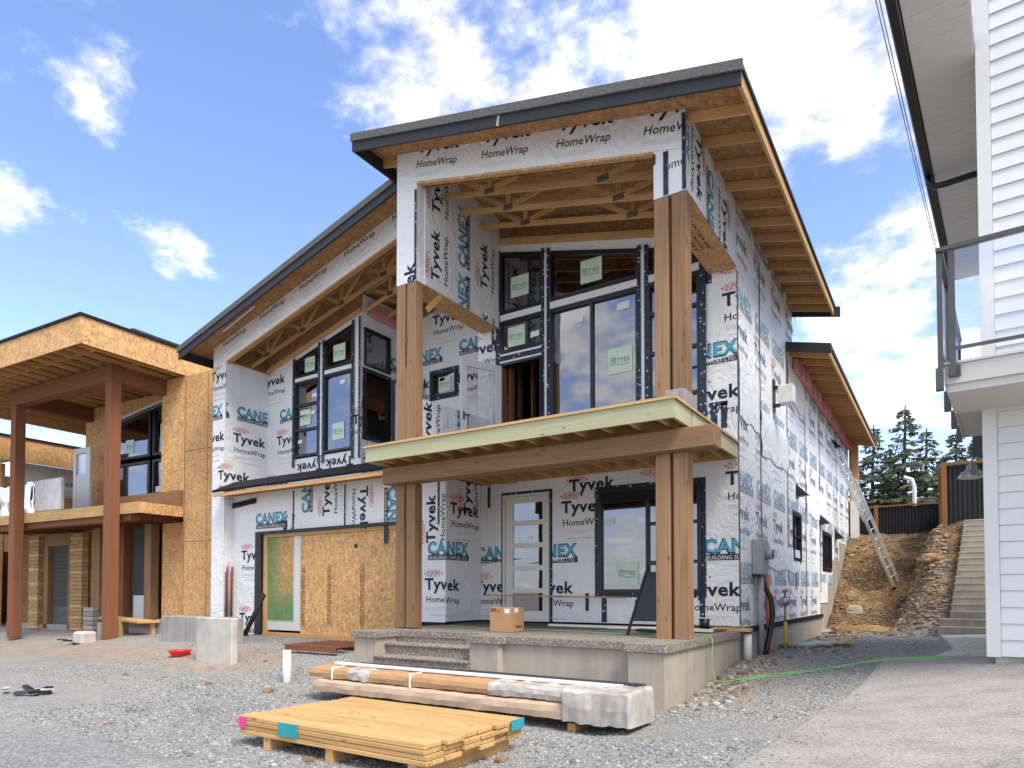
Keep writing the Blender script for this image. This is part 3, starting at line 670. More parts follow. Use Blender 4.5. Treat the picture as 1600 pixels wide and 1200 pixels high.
# white corner of the wing with a dirty lower side
FW_ = FX(YF)
wall('wing_front', FW_, [(XL, -.62), (XW-.004, -.62), (XW-.004, LZ(XW)-ZB-.001), (XL, LZ(XL)-ZB-.001)], .16, items=[('T', -15.25, 5.22), ('T', -14.90, 2.75), ('C', -15.9, 4.37), ('T', -15.6, 3.71)])
wi = sheets(9.935, 3.705, (9.8, 10.93), (2.4, 5.4), du=1.37, c='C', cu=.12, cv=.68)+[('T', YF-.62, 5.22), ('T', 9.48, 2.755)]
wi = [i for i in wi if not (i[0] == 'C' and i[2] < 3.5) and not (i[0] == 'T' and abs(i[2]-5.235) < .05 and i[1] < 10.2)]
wall('wing_side', FY(XW), [(YF+.004, 2.2), (YB, 2.2), (YB, LZ(XW)-ZB-.002), (YF+.004, LZ(XW)-ZB-.002)], .15, items=wi)
wall('wing_side', FY(XW), [(YF+.004, -.62), (YG, -.62), (YG, 2.199), (YF+.004, 2.199)], .15)
mb = MB(); 
for k in range(5): mb.tube([(XW+.03, YF+.03+k*.045, -.6), (XW+.03, YF+.03+k*.045+.01*math.sin(k*3), .5+.12*(k % 3))], .017, ('cedar_z', 'bark', 'insulation_pink', 'timber_z', 'bark')[k], 6)
tag(mb.build('cable_bundle'), 'bundle of dark and reddish cables hanging down the inner corner left of the garage', 'cables')
# bay
FB = FX(YB)
b1 = [(-13.57, 3.33), (-12.65, 3.33), (-12.65, 5.98), (-13.57, 5.75)]; bo = [(-13.57, 3.30), (-11.50, 3.30), (-11.50, LZ(-11.5)-ZB-.12), (-13.57, LZ(-13.57)-ZB-.12)]
bt = lambda x: LZ(x)-ZB-.16
wall('bay_wall', FB, [(XW-.1, 2.45), (-11.244, 2.45), (-11.244, LZ(-11.24)-.3), (XW-.1, LZ(XW)-.3)], holes=[bo],
     items=[('T', 9.935+1.37-10.93+XW, 3.74), ('T', -14.89, 5.32), ('C', -14.13, 4.40), ('T', -11.5, 3.17, 180), ('T', -12.55, 3.17, 180), ('T', -14.7, 2.62), ('T', -11.52, 3.9), ('T', -13.9, 6.3, 14)])
window(FB, [(-13.57, 5.32), (-12.66, 5.32), (-12.66, bt(-12.66)), (-13.57, bt(-13.57))], H, .06, stickers=[(-13.22, 5.43, .36)], tape=0)
window(FB, rect(-13.57, 3.33, -12.66, 5.21), H, .06, bars=[('h', 4.0), ('h', 4.62)], stickers=[(-13.38, 4.12, .38), (-12.95, 4.76, .17, 'w'), (-13.45, 3.68, .15, 'w'), (-12.98, 4.35, .15, 'w')], tape=0, label='three lite window at the left of the upper bay')
window(FB, [(-12.50, 5.34), (-11.52, 5.34), (-11.52, bt(-11.52)), (-12.50, bt(-12.50))], H, .06, stickers=[(-12.20, 5.50, .40)], tape=0)
window(FB, rect(-12.50, 3.33, -11.52, 5.22), H, .06, stickers=[(-12.22, 3.62, .40), (-11.97, 4.92, .18, 'w')], tape=0, label='tall fixed window at the right of the upper bay')
mb = MB(); mb.box((-12.645, YB-.03, 3.3), (-12.515, YB+.1, bt(-12.58)), 'house_wrap'); mb.prism([FB.p(u, v, .031) for u, v in rect(-13.57, 5.225, -12.65, 5.31)], FB.N*-.12, 'house_wrap')
mb.prism([FB.p(u, v, .031) for u, v in rect(-12.51, 5.235, -11.51, 5.33)], FB.N*-.12, 'house_wrap'); mb.build_each('wrapped_mullion', H)
mb = MB()
for x, w in ((-13.62, .08), (-12.69, .075), (-12.535, .07), (-11.54, .08), (-11.31, .06)): mb.prism([FB.p(u, v, .036) for u, v in ((x, 3.1), (x+w, 3.1), (x+w, bt(x+w)+.08), (x, bt(x)+.08))], FB.N*.004, 'tape')
mb.build_each('flashing_tape', H)
FS = FY(-11.24); so_ = rect(YB+.02+.05, 3.58, YB+.93, 5.17); sf = [(YB+.07, 5.27), (YB+.93, 5.27), (YB+.93, 6.16), (YB+.07, 6.16)]
wall('bay_side', FS, [(YB+.004, 2.45), (YR, 2.45), (YR, LZ(-11.24)-.1), (YB+.004, LZ(-11.24)-.1)], .14, holes=[so_, sf], items=[('T', YB-.62, 4.25), ('T', 11.0, 2.9), ('C', 11.9, 5.5)])
window(FS, sf, H, .045, tape=0)
f = MB(); ring(f, FS, so_, .06, .03, -.10, 'window_black'); f.build('window_frame', H)
# the casement sash, swung out
sd_ = Vector((.93, .36, 0)).normalized(); FC = Frame((-11.19, YB+.93, 0), sd_, Vector((sd_.y, -sd_.x, 0)))
c_ = window(FC, rect(0.02, 3.60, .74, 5.14), H, .06, tape=0, proud=.02, inn=-.03, name='casement_sash', label='black casement sash swung open beside the left posts'); 
sticker(FC, .38, 4.05, .3, c_, 'w'); 
mb = MB(); strip(mb, FS, so_, .05, .0035, 'tape'); mb.build('flashing_tape', H)
# -- pent roof over the garage
pr_ = MB(); pr_.prism([(XW+.005, YF-.33, 2.36), (XW+.005, YG, 2.64), (XW+.005, YG, 2.70), (XW+.005, YF-.35, 2.41)], (XI-XW-.15, 0, 0), 'membrane'); pr_.build('pent_roof', H)
box('edge_board', (XW+.004, YF-.315, 2.265), (XI-.155, YF-.28, 2.345), 'lumber_x', H)
for i in range(11):
    x = XW+.25+i*.61; MB().beam((x, YF-.28, 2.30), (x, YG-.001, 2.42), .04, .09, 'lumber_y').build('rafter', H)
box('sheathing', (XW+.01, YF-.27, 2.345), (XI-.16, YG-.002, 2.352), 'osb_soffit', H)
MB().prism([(XW+.02, YG-.05, 2.05), (XW+.02, YG-.05, 2.17), (XW+.9, YG-.05, 2.24), (XW+.9, YG-.05, 2.12)], (0, .03, 0), 'membrane').build('loose_felt', H)
# -- headers and portico
FH = FX(8.6); zb = lambda x: RZ(x)-ZB; th = -math.degrees(math.atan(.242))
items = []
for u in (-7.55, -6.17, -4.79, -3.41): items.append(('T', u-.04+.245*math.sin(-R(th)), RZ(u)-.28+.25, th))
band = [(-8.0, zb(-8.0)), (XR-.003, zb(XR)), (XR-.003, RZ(XR)), (-8.0, RZ(-8.0))]
wall('header', FH, band, .09, items=items, back='osb_soffit')
wall('header_leg', FH, [(-8.0, 5.36), (-7.54, 5.36), (-7.54, zb(-7.54)-.001), (-8.0, zb(-8.0)-.001)], .20, items=[('T', -7.60, 4.75, 90)], back='house_wrap')
wall('header_leg', FH, [(-3.27, 5.37), (XR-.003, 5.37), (XR-.003, zb(XR)-.001), (-3.27, zb(-3.27)-.001)], .20, items=[('omeW', -3.11, 5.72)], back='house_wrap')
mb = MB()
for u, w, a, b in ((-7.59, .05, 5.37, 6.95), (-3.13, .07, 5.38, 5.98), (-2.87, .055, 5.38, 6.42), (-3.27, .03, 5.85, 6.0)): mb.prism([FH.p(x, y, .005) for x, y in rect(u, a, u+w, b)], FH.N*.003, 'tape')
mb.build_each('flashing_tape', H)
# left side beam box (its inner face is wrapped) and right side beam box
FLI = FY(-7.52)
wall('side_beam', FLI, [(8.8, 5.36), (YW, 5.36), (YW, RZ(-7.54)), (8.8, RZ(-7.54))], .46, items=[('T', 9.18, 5.52, 90), ('T', 9.20, 6.75, 90), ('T', 10.67, 5.95, 90), ('T', 10.68, 4.55, 90), ('C', 9.97, 6.12, 90), ('C', 9.97, 4.85, 90)], back='house_wrap')
FRO = FY(XR)
wall('side_beam', FRO, [(8.604, 5.371), (YW, 5.371), (YW, RZ(XR)-.003), (8.604, RZ(XR)-.003)], .44, items=[('T', 9.05, 6.4, -90), ('C', 9.62, 6.2, -90), ('T', 10.35, 6.2, -90), ('C', 8.5, 6.9, -90)], back='osb_soffit')
mb = MB(); mb.box((-7.98, 8.81, 5.345), (-7.53, YW-.01, 5.358), 'osb'); k = mb.build('beam_soffit', H)
mb = MB(); mb.box((-3.26, 8.81, 5.352), (XR-.012, YW-.01, 5.368), 'osb'); k = mb.build('beam_soffit', H)
mp_ = MB()
for t_, dx in ((11, 0), (12, .09), (13, .18)):
    for m_, dn, t in fine(0, 0, 1.0, .06, 'ink_osb', t_): mp_.add([(-2.98-dx-p[1]*.9, 9.25+p[0], 5.3505) for p in t], [(0, 1, 2)], m_)
tag(mp_.build('print', k), kind='stuff')
# -- posts: each pair is two timbers
for (xa, xb, za, zt) in ((-8.0, -7.8, 2.44, 5.355), (-7.76, -7.56, 2.44, 5.355), (-3.27, -3.065, 2.44, 5.362), (-3.02, -2.815, 2.44, 5.362)):
    box('post', (xa, 8.6, za), (xb, 8.80, zt), 'timber_z', H, .008)
for (xa, xb, zt, zb_) in ((-8.0, -7.8, 1.86, -.615), (-7.76, -7.56, 1.86, -.615), (-3.27, -3.065, 1.86, -.63), (-3.02, -2.815, 1.86, -.63)):
    box('post', (xa, 8.6, zb_), (xb, 8.80, zt), 'timber_z', H, .008)
for xa, xb, y0 in ((-7.8, -7.76, 8.68), (-3.065, -3.02, 8.68)):
    box('post_spacer', (xa, y0, -.6), (xb, 8.78, 1.86), 'cedar_z', H); box('post_spacer', (xa, y0, 3.3), (xb, 8.78, 5.35), 'cedar_z', H)
box('post_spacer', (-7.8, 8.63, 2.45), (-7.76, 8.67, 3.9), 'lumber_z', H)
MB().beam((-7.56, 8.9, 4.95), (-7.56+.02, 9.25, 5.33), .04, .09, 'lumber_y').build('brace', H)
box('post_wrap', (-3.08, 8.44, 2.47), (-2.80, 8.83, 2.66), 'deck_grey', H, .01)
# -- beam and deck over the porch
box('beam', (-8.15, 8.42, 1.86), (-2.42, 8.74, 2.135), 'timber_x', H, .008)
box('fascia_board', (-8.19, 8.06, 2.19), (-2.81, 8.10, 2.43), 'treated_x', H)
box('fascia_board', (-2.85, 8.101, 2.19), (-2.81, 8.72, 2.43), 'treated_y', H); box('fascia_board', (-2.85, 8.76, 2.19), (-2.81, YW-.01, 2.43), 'treated_y', H)
box('fascia_board', (-8.19, 8.101, 2.19), (-8.15, 9.62, 2.43), 'treated_y', H)
j0 = box('joist', (-7.93, 8.101, 2.20), (-7.89, YW-.02, 2.42), 'lumber_y', H)
for i in range(1, 13):
    c = j0.copy(); COL.objects.link(c); c.location.x += .406*i; 
box('joist', (-8.14, 8.101, 2.20), (-8.10, 9.6, 2.42), 'lumber_y', H)
for i in range(12): box('blocking', (-7.88+.406*i, 9.75, 2.22), (-7.54+.406*i, 9.79, 2.41), 'lumber_x', H)
box('ledger', (XI+.02, YW-.019, 2.185), (XR-.05, YW-.001, 2.425), 'lumber_x', H)
box('deck_sheathing', (-8.21, 8.04, 2.432), (-2.79, YW-.001, 2.452), 'deck_grey', H)
box('drip_edge', (-8.225, 8.028, 2.425), (-2.775, 8.038, 2.456), 'lumber_x', H); box('drip_edge', (-2.788, 8.04, 2.425), (-2.778, YW-.02, 2.456), 'lumber_y', H)
box('deck_membrane', (-8.2, 8.05, 2.4535), (-2.80, YW-.002, 2.47), 'deck_grey', H)
# -- roof trusses
def truss(name, y, xa, xb, top, slope_dir, w=.042, m='lumber_x', n=5, parent=None, step=None):
    t = MB(); tz_ = lambda x: top(x)-.045; bz = lambda x: top(x)-ZB+.045
    t.beam((xa, y, tz_(xa)), (xb, y, tz_(xb)), w, .088, m); t.beam((xa, y, bz(xa)), (xb, y, bz(xb)), w, .088, m)
    o = t.build(name, parent or H)
    k = n; dx = (xb-xa)/k; wb = MB(); pl = MB()
    for i in range(k):
        x0, x1 = xa+i*dx, xa+(i+1)*dx; xm = (x0+x1)/2
        wb.beam((x0+.12, y, tz_(x0+.12)-.03), (xm-.05, y, bz(xm)+.04), w*.95, .085, m); wb.beam((xm+.05, y, bz(xm)+.04), (x1-.12, y, tz_(x1-.12)-.03), w*.95, .085, m)
        wb.beam((xm, y, bz(xm)+.045), (xm, y, tz_(xm)-.04), .085, w*.9, m, (0, 1, 0))
        pl.prism([(xm-.10, y-.023, bz(xm)-.03), (xm+.10, y-.023, bz(xm)-.03), (xm+.10, y-.023, bz(xm)+.07), (xm-.10, y-.023, bz(xm)+.07)], (0, -.002, 0), 'plate_steel')
    wb.build_each('web', o); pl.build_each('truss_plate', o); return o
for y in (9.24, 9.82, 10.40): truss('truss', y, -7.51, -3.26, RZ, -1, n=2)
MB().beam((-7.51, YW-.04, RZ(-7.51)-ZB+.06), (-3.26, YW-.04, RZ(-3.26)-ZB+.06), .04, .13, 'lumber_x').build('ledger', H)
MB().prism([(-7.51, YW-.018, RZ(-7.51)-ZB+.10), (-3.26, YW-.018, RZ(-3.26)-ZB+.10), (-3.26, YW-.018, RZ(-3.26)-.01), (-7.51, YW-.018, RZ(-7.51)-.01)], (0, .012, 0), 'osb_shaded').build('blocking_panel', H)
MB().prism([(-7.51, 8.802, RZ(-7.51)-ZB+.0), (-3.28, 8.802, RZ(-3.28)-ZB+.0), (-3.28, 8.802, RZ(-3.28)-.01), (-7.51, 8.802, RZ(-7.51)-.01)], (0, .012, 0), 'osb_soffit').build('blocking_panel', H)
MB().prism([FH.p(u, v, .004) for u, v in ((-7.54, zb(-7.54)-.035), (-3.27, zb(-3.27)-.035), (-3.27, zb(-3.27)-.001), (-7.54, zb(-7.54)-.001))], (0, .09, 0), 'osb').build('header_soffit', H)
# left roof header and trusses
lz = lambda x: LZ(x)-ZB; tl = math.degrees(math.atan(.254)); li = []
for u in (-14.73, -13.32, -11.94, -10.52, -9.15): li.append(('T', u-.04-.245*math.sin(R(tl)), LZ(u)-.16+.25, tl))
wall('header', FW_, [(XL, lz(XL)), (-8.01, lz(-8.01)), (-8.01, LZ(-8.01)), (XL, LZ(XL))], .10, items=li, back='osb_soffit')
MB().prism([FW_.p(u, v, .004) for u, v in ((XW, lz(XW)-.04), (-8.01, lz(-8.01)-.04), (-8.01, lz(-8.01)-.001), (XW, lz(XW)-.001))], (0, .12, 0), 'lumber_x').build('header_soffit', H)
truss('truss', 10.42, XW+.01, -8.1, LZ, 1, n=5)
truss('truss', 11.02, -11.22, -8.1, LZ, 1, n=2); truss('truss', 11.62, -11.22, -8.1, LZ, 1, n=2)
MB().prism([(XW, YB-.03, lz(XW)+.0), (-11.24, YB-.03, lz(-11.24)+.0), (-11.24, YB-.03, LZ(-11.24)-.01), (XW, YB-.03, LZ(XW)-.01)], (0, .012, 0), 'osb_soffit').build('blocking_panel', H)
MB().beam((XW+.0, YB-.05, lz(XW)+.03), (-11.24, YB-.05, lz(-11.24)+.03), .038, .10, 'lumber_x').build('top_plate', H)
MB().prism([(-11.24, YR-.02, LZ(-11.24)-ZB), (-8.1, YR-.02, LZ(-8.1)-ZB), (-8.1, YR-.02, LZ(-8.1)-.01), (-11.24, YR-.02, LZ(-11.24)-.01)], (0, .012, 0), 'osb_shaded').build('blocking_panel', H)
MB().prism([(XW+.01, YF+.17, LZ(XW)-.0), (XW+.01, YB, LZ(XW)), (XW+.01, YB, LZ(XW)-ZB), (XW+.01, YF+.17, LZ(XW)-ZB)], (.012, 0, 0), 'osb_shaded').build('blocking_panel', H)
box('insulation', (-11.20, YB+.2, LZ(-11.24)-.58), (-11.14, YR-.05, LZ(-11.24)-.25), 'insulation_pink', H, .02)
# -- roof decks, edges and fascias
def roofslab(name, xa, xb, ya, yb, fz, z0, z1, m, parent=H):
    return MB().prism([(xa, ya, fz(xa)+z0), (xb, ya, fz(xb)+z0), (xb, ya, fz(xb)+z1), (xa, ya, fz(xa)+z1)], (0, yb-ya, 0), m).build(name, parent)
RXa, RXb = -8.45, -1.95
for i in range(7):        # strand board sheets of the right roof, butted with a small gap
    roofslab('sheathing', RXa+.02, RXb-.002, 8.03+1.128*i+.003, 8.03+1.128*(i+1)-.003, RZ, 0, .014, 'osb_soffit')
roofslab('roofing', RXa-.01, RXb+.02, 7.965, 15.94, RZ, .016, .05, 'shingle_edge')
roofslab('roofing_edge', RXa-.02, RXb+.04, 7.93, 7.962, RZ, -.075, .055, 'shingle_edge')
MB().prism([(RXa-.01, 7.965, RZ(RXa)-.235), (RXb+.01, 7.965, RZ(RXb)-.235), (RXb+.01, 7.965, RZ(RXb)-.02), (RXa-.01, 7.965, RZ(RXa)-.02)], (0, .04, 0), 'fascia_black').build('fascia', H)
MB().prism([(RXa+.03, 8.006, RZ(RXa)-.17), (RXb-.05, 8.006, RZ(RXb)-.17), (RXb-.05, 8.006, RZ(RXb)-.003), (RXa+.03, 8.006, RZ(RXa)-.003)], (0, .04, 0), 'lumber_x').build('sub_fascia', H)
MB().prism([(RXa-.01, 8.006, RZ(RXa)-.235), (RXa-.01, 15.93, RZ(RXa)-.235), (RXa-.01, 15.93, RZ(RXa)-.004), (RXa-.01, 8.006, RZ(RXa)-.004)], (.036, 0, 0), 'fascia_black').build('fascia', H)
MB().box((RXb-.04, 8.05, RZ(RXb)-.200), (RXb-.001, 15.93, RZ(RXb)-.012), 'plank_y').build('sub_fascia', H)
MB().box((RXb+.002, 8.006, RZ(RXb)-.03), (RXb+.03, 15.94, RZ(RXb)+.02), 'fascia_black').build('drip_edge', H)
# piece of treated wood showing through a joint of the fascia
MB().prism([(-5.45, 7.960, RZ(-5.45)-.235), (-5.41, 7.960, RZ(-5.41)-.235), (-5.38, 7.960, RZ(-5.38)-.03), (-5.42, 7.960, RZ(-5.42)-.03)], (0, .004, 0), 'treated_z').build('fascia_joint', H)
# tails under the eave
def tail(y, fz, xa, xb, parent=H):
    return MB().prism([(xa, y-.02, fz(xa)-.145), (xb, y-.02, fz(xb)-.145), (xb, y-.02, fz(xb)-.006), (xa, y-.02, fz(xa)-.006)], (0, .04, 0), 'lumber_x').build('rafter_tail', parent)
t0 = tail(8.68, RZ, XR+.003, RXb-.042)
for i in range(1, 12): c = t0.copy(); COL.objects.link(c); c.location.y += .61*i
tail(15.88, RZ, XR+.003, RXb-.042)
t1 = MB().prism([(RXa+.03, 8.68, RZ(RXa)-.145), (-8.0, 8.68, RZ(-8.0)-.145), (-8.0, 8.68, RZ(-8.0)-.006), (RXa+.03, 8.68, RZ(RXa)-.006)], (0, .04, 0), 'lumber_x').build('rafter_tail', H)
for i in range(1, 11): c = t1.copy(); COL.objects.link(c); c.location.y += .61*i
LXa, LXb = -15.6, -8.46
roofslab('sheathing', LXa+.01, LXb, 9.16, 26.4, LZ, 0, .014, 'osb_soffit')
roofslab('roofing', LXa-.03, LXb, 9.09, 26.4, LZ, .016, .05, 'shingle_edge')
roofslab('roofing_edge', LXa-.04, LXb, 9.06, 9.088, LZ, -.075, .055, 'shingle_edge')
MB().prism([(LXa-.02, 9.09, LZ(LXa)-.245), (LXb, 9.09, LZ(LXb)-.245), (LXb, 9.09, LZ(LXb)-.022), (LXa-.02, 9.09, LZ(LXa)-.022)], (0, .04, 0), 'fascia_black').build('fascia', H)
MB().prism([(LXa+.02, 9.131, LZ(LXa)-.15), (LXb, 9.131, LZ(LXb)-.15), (LXb, 9.131, LZ(LXb)-.003), (LXa+.02, 9.131, LZ(LXa)-.003)], (0, .04, 0), 'lumber_x').build('sub_fascia', H)
MB().box((LXa-.02, 9.131, LZ(LXa)-.22), (LXa+.016, 26.3, LZ(LXa)-.005), 'fascia_black').build('fascia', H)
MB().beam((-14.2, 9.35, LZ(-14.2)-.13), (-13.0, 9.33, LZ(-13.0)-.12), .03, .02, 'paper_white').build('loose_strip', H)
# -- rear half of the house with its lower roof
R2 = lambda x: 5.14-.242*(x+1.95)
roofslab('sheathing', -8.4, RXb-.002, 15.25, 26.4, R2, 0, .014, 'osb_soffit'); roofslab('roofing', -8.4, RXb+.03, 15.22, 26.42, R2, .016, .05, 'shingle_edge')
MB().box((RXb-.04, 15.25, R2(RXb)-.185), (RXb-.001, 26.4, R2(RXb)-.012), 'plank_y').build('sub_fascia', H)
MB().box((RXb+.002, 15.2, R2(RXb)-.04), (RXb+.03, 26.42, R2(RXb)+.02), 'fascia_black').build('drip_edge', H)
MB().prism([(-2.85, 15.16, R2(-2.85)-.15), (RXb+.03, 15.16, R2(RXb)-.15), (RXb+.03, 15.16, R2(RXb)+.05), (-2.85, 15.16, R2(-2.85)+.05)], (0, .05, 0), 'fascia_black').build('fascia', H)
MB().prism([(XR-.02, 15.945, RZ(XR)-.235), (RXb+.12, 15.945, RZ(RXb+.12)-.22), (RXb+.12, 15.945, RZ(RXb+.12)+.0), (XR-.02, 15.945, RZ(XR)-.0)], (0, .04, 0), 'fascia_black').build('fascia', H)
t0 = tail(15.6, R2, XR+.003, RXb-.042)
for i in range(1, 18): c = t0.copy(); COL.objects.link(c); c.location.y += .61*i
wz = 15.9
sw1, sw2 = rect(15.75, .70, 16.65, 1.78), rect(20.0, .62, 21.6, 1.66)
si = sheets(12.30, 1.22, (11.2, 26), (-.7, 5.4), du=1.42, dv=1.53, c='c', cu=.1, cv=.58)
pw = wall('side_wall', FY(XR), [(YW+.004, -.58), (19.5, -.58), (19.5, -.3), (20.9, -.3), (20.9, .25), (21.9, .25), (21.9, .95), (23.4, .95), (23.4, 1.6), (26.0, 1.6), (26.0, 5.28), (wz, 5.28), (wz, RZ(XR)), (YW+.004, RZ(XR))], .15, 'house_wrap_loose_lit', holes=[sw1, sw2])
prints(FY(XR), rect(YW+.004, -.57, 19.5, 6.4), [i for i in si if i[1] < 15.4 or i[2] < 5], [sw1, sw2], pw); prints(FY(XR), rect(19.5, .26, 21.9, 5.25), si, [sw1, sw2], pw); prints(FY(XR), rect(21.9, .96, 26, 5.25), si, [sw1, sw2], pw)
mb = MB()
for y, a, b in ((12.72, -.57, 6.1), (15.2, .2, 5.2), (17.4, -.5, 5.2), (19.6, 0, 5.0), (23.0, .9, 4.6)): mb.prism([FY(XR).p(u, v, .005) for u, v in rect(y-.03, a, y+.03, b)], (.003, 0, 0), 'tape')
mb.prism([FY(XR).p(u, v, .005) for u, v in rect(YW+.0, -.5, YW+.05, 5.3)], (.003, 0, 0), 'tape')
mb.prism([FY(XR).p(u, v, .005) for u, v in rect(16.0, .05, 16.1, .68)], (.003, 0, 0), 'tape'); mb.prism([FY(XR).p(u, v, .005) for u, v in rect(16.3, .15, 16.36, .68)], (.003, 0, 0), 'tape')
mb.build_each('seam_tape', H)
window(FY(XR), sw1, H, .07, bars=[('h', 1.25)], tape=.05, label='nearer small black window low in the side wall'); window(FY(XR), sw2, H, .08, bars=[('v', 20.7)], tape=.05, label='farther small black window low in the side wall')
# loose lap of wrap sagging off the wall, with folds
def flap(y0, y1, z0, z1, seed, amp=.05, parent=H):
    mb = MB(); nu, nv = 22, 12; vs = []
    for j in range(nv+1):
        for i in range(nu+1):
            y = y0+(y1-y0)*i/nu; z = z0+(z1-z0)*j/nv+(.03*math.sin(i*.55+seed)*(1 if j == 0 else .2))
            n_ = noise.noise(Vector((y*2.2+z*1.1, z*1.4+seed, seed))); vs.append((XR+.012+amp*.45*max(0, .35+n_)*min(1, (nv-j)/3, .15+j/2), y, z))
    mb.add(vs, [(j*(nu+1)+i, j*(nu+1)+i+1, (j+1)*(nu+1)+i+1, (j+1)*(nu+1)+i) for j in range(nv) for i in range(nu)], 'house_wrap_loose_lit', True)
    return mb.build('wrap_flap', parent)
flap(11.2, 12.6, 2.9, 3.9, 1); flap(12.75, 15.1, 2.55, 3.4, 4, .07); flap(13.3, 16.5, .45, .95, 8, .04); flap(17.5, 20.5, 1.9, 2.7, 12, .07); flap(15.3, 17.3, 4.2, 5.0, 15, .06)
# foundation and back
for a_, b_, z_ in ((YW+.002, 19.5, -.66), (19.502, 20.9, -.33), (20.902, 21.9, .22), (21.902, 23.4, .92), (23.402, 26.0, 1.57)): box('foundation', (-2.95, a_, -1.9), (-2.76, b_, z_), 'concrete', H)
box('base_flashing', (-2.74, YW+.03, -.67), (-2.725, 19.4, -.575), 'membrane', H); box('sill_plate', (-2.95, YW+.002, -.658), (-2.742, 19.5, -.585), 'lumber_y', H)
wall('rear_wall', FX(26.0), rect(XL, -1, XR, 6), .1, 'osb'); wall('outer_wall', FY(XL+.12), rect(YF+.17, -1, 26, 5.55), .12, 'house_wrap')
box('end_post', (-2.78, 26.12, 1.6), (-2.50, 26.4, 5.2), 'lumber_z', H); box('end_wall', (-2.75, 26.02, 1.6), (-2.5, 26.11, 3.2), 'white_paint', H)
MB().prism([(-8.4, 15.75, R2(-8.4)), (-8.4, 15.75, RZ(-8.4)), (XR-.16, 15.75, RZ(XR-.16)), (XR-.16, 15.75, R2(XR-.16))], (0, .05, 0), 'house_wrap').build('gable_wall', H)
MB().prism([(-8.46, 15.23, RZ(-8.46)), (-8.46, 15.23, 5.6), (-8.46, 26.4, 5.6), (-8.46, 26.4, LZ(-8.46))], (.05, 0, 0), 'osb').build('ridge_wall', H)
MB().prism([(-8.0, 8.8, LZ(-8.46)-.1), (-8.0, 15.2, LZ(-8.46)-.1), (-8.0, 15.2, RZ(-8.0)), (-8.0, 8.8, RZ(-8.0))], (-.03, 0, 0), 'house_wrap').build('ridge_wall', H)
# insulation batts showing along the top of the rear wall
mb = MB()
for i in range(18): 
    y = 15.9+i*.56; mb.box((XR+.005, y, 4.97), (XR+.10+.03*(i % 3), y+.5, 5.26), 'insulation_pink')
mb.build_each('insulation_batt', H, .03)
# interior: floors, partition studs
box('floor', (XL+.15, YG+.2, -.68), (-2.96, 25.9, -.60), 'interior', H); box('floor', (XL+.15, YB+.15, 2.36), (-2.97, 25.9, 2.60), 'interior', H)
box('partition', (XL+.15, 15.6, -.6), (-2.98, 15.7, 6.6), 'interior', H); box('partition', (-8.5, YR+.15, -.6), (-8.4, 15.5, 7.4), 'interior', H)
s0 = box('stud', (-7.45, 12.6, 2.6), (-7.41, 12.72, 6.5), 'interior_stud', H)
for i in range(1, 11): c = s0.copy(); COL.objects.link(c); c.location.x += .30*i
for i in range(3): c = s0.copy(); COL.objects.link(c); c.location.x += -.1+.33*i; c.location.y -= .75
box('stud', (-7.43, YW+.2, 2.6), (-7.38, YW+.35, 4.6), 'cedar_z', H)
w_ = MB().tube([(-11.6, 11.9, 4.30), (-11.75, 12.4, 4.33)], .05, 'yellow_paint', 8).tube([(-11.45, 11.7, 4.30), (-12.2, 13.2, 4.35)], .02, 'steel', 6)
tag(w_.build('work_lamp'), 'yellow work lamp seen through the open bay window', 'lamp')

# ================================================================== concrete porch
P = thing('concrete_porch', 'concrete porch with exposed aggregate cap and steps in front of the wrapped house', 'porch', (-5.4, 9, -1.4))
def slab(name, x0, y0, x1, y1, z0, z1, m, parent=P, bev=.018): return MB().box((x0, y0, z0), (x1, y1, z1), m).build(name, parent, bev)
slab('porch_wall', -5.22, 7.82, -3.26, 8.2, -1.75, -.725, 'concrete', bev=0); slab('pillar', -8.05, 7.70, -7.57, 8.6, -1.75, -.722, 'concrete', bev=.006); slab('pillar', -5.72, 7.69, -5.221, 8.6, -1.75, -.721, 'concrete', bev=.006)
slab('pillar', -3.259, 7.61, -2.79, 8.3, -1.75, -.723, 'concrete', bev=.006); slab('side_wall', -3.1, 8.301, -2.79, YW-.02, -1.75, -.724, 'concrete', bev=0)
slab('porch_wall', -8.04, 8.601, -7.8, YG-.02, -1.75, -.725, 'concrete', bev=0); slab('porch_slab', -7.56, 8.2, -3.11, YW-.03, -.9, -.70, 'concrete_grey', bev=0)
cap = MB()
pl = [(-8.10, 7.65), (-7.53, 7.65), (-7.53, 8.17), (-5.76, 8.17), (-5.76, 7.64), (-5.17, 7.64), (-5.17, 7.77), (-3.31, 7.77), (-3.31, 7.56), (-2.75, 7.56), (-2.75, YW-.015), (-8.10, YW-.015)]
FT = Frame((0, 0, -.625), (1, 0, 0), (0, 0, 1), (0, 1, 0)); panel(cap, FT, pl, .095, 'exposed_aggregate'); cap.build('porch_cap', P, .022)
for i, (y, z) in enumerate(((7.89, -.81), (7.62, -.985))):
    slab('step', -7.57, y, -5.725, y+.30, z-.05, z, 'exposed_aggregate', bev=.015); slab('riser', -7.569, y+.03, -5.726, 8.21, z-.24, z-.052, 'exposed_aggregate', bev=0)
slab('riser', -7.569, 8.185, -5.726, 8.198, -.84, -.722, 'exposed_aggregate', bev=0)
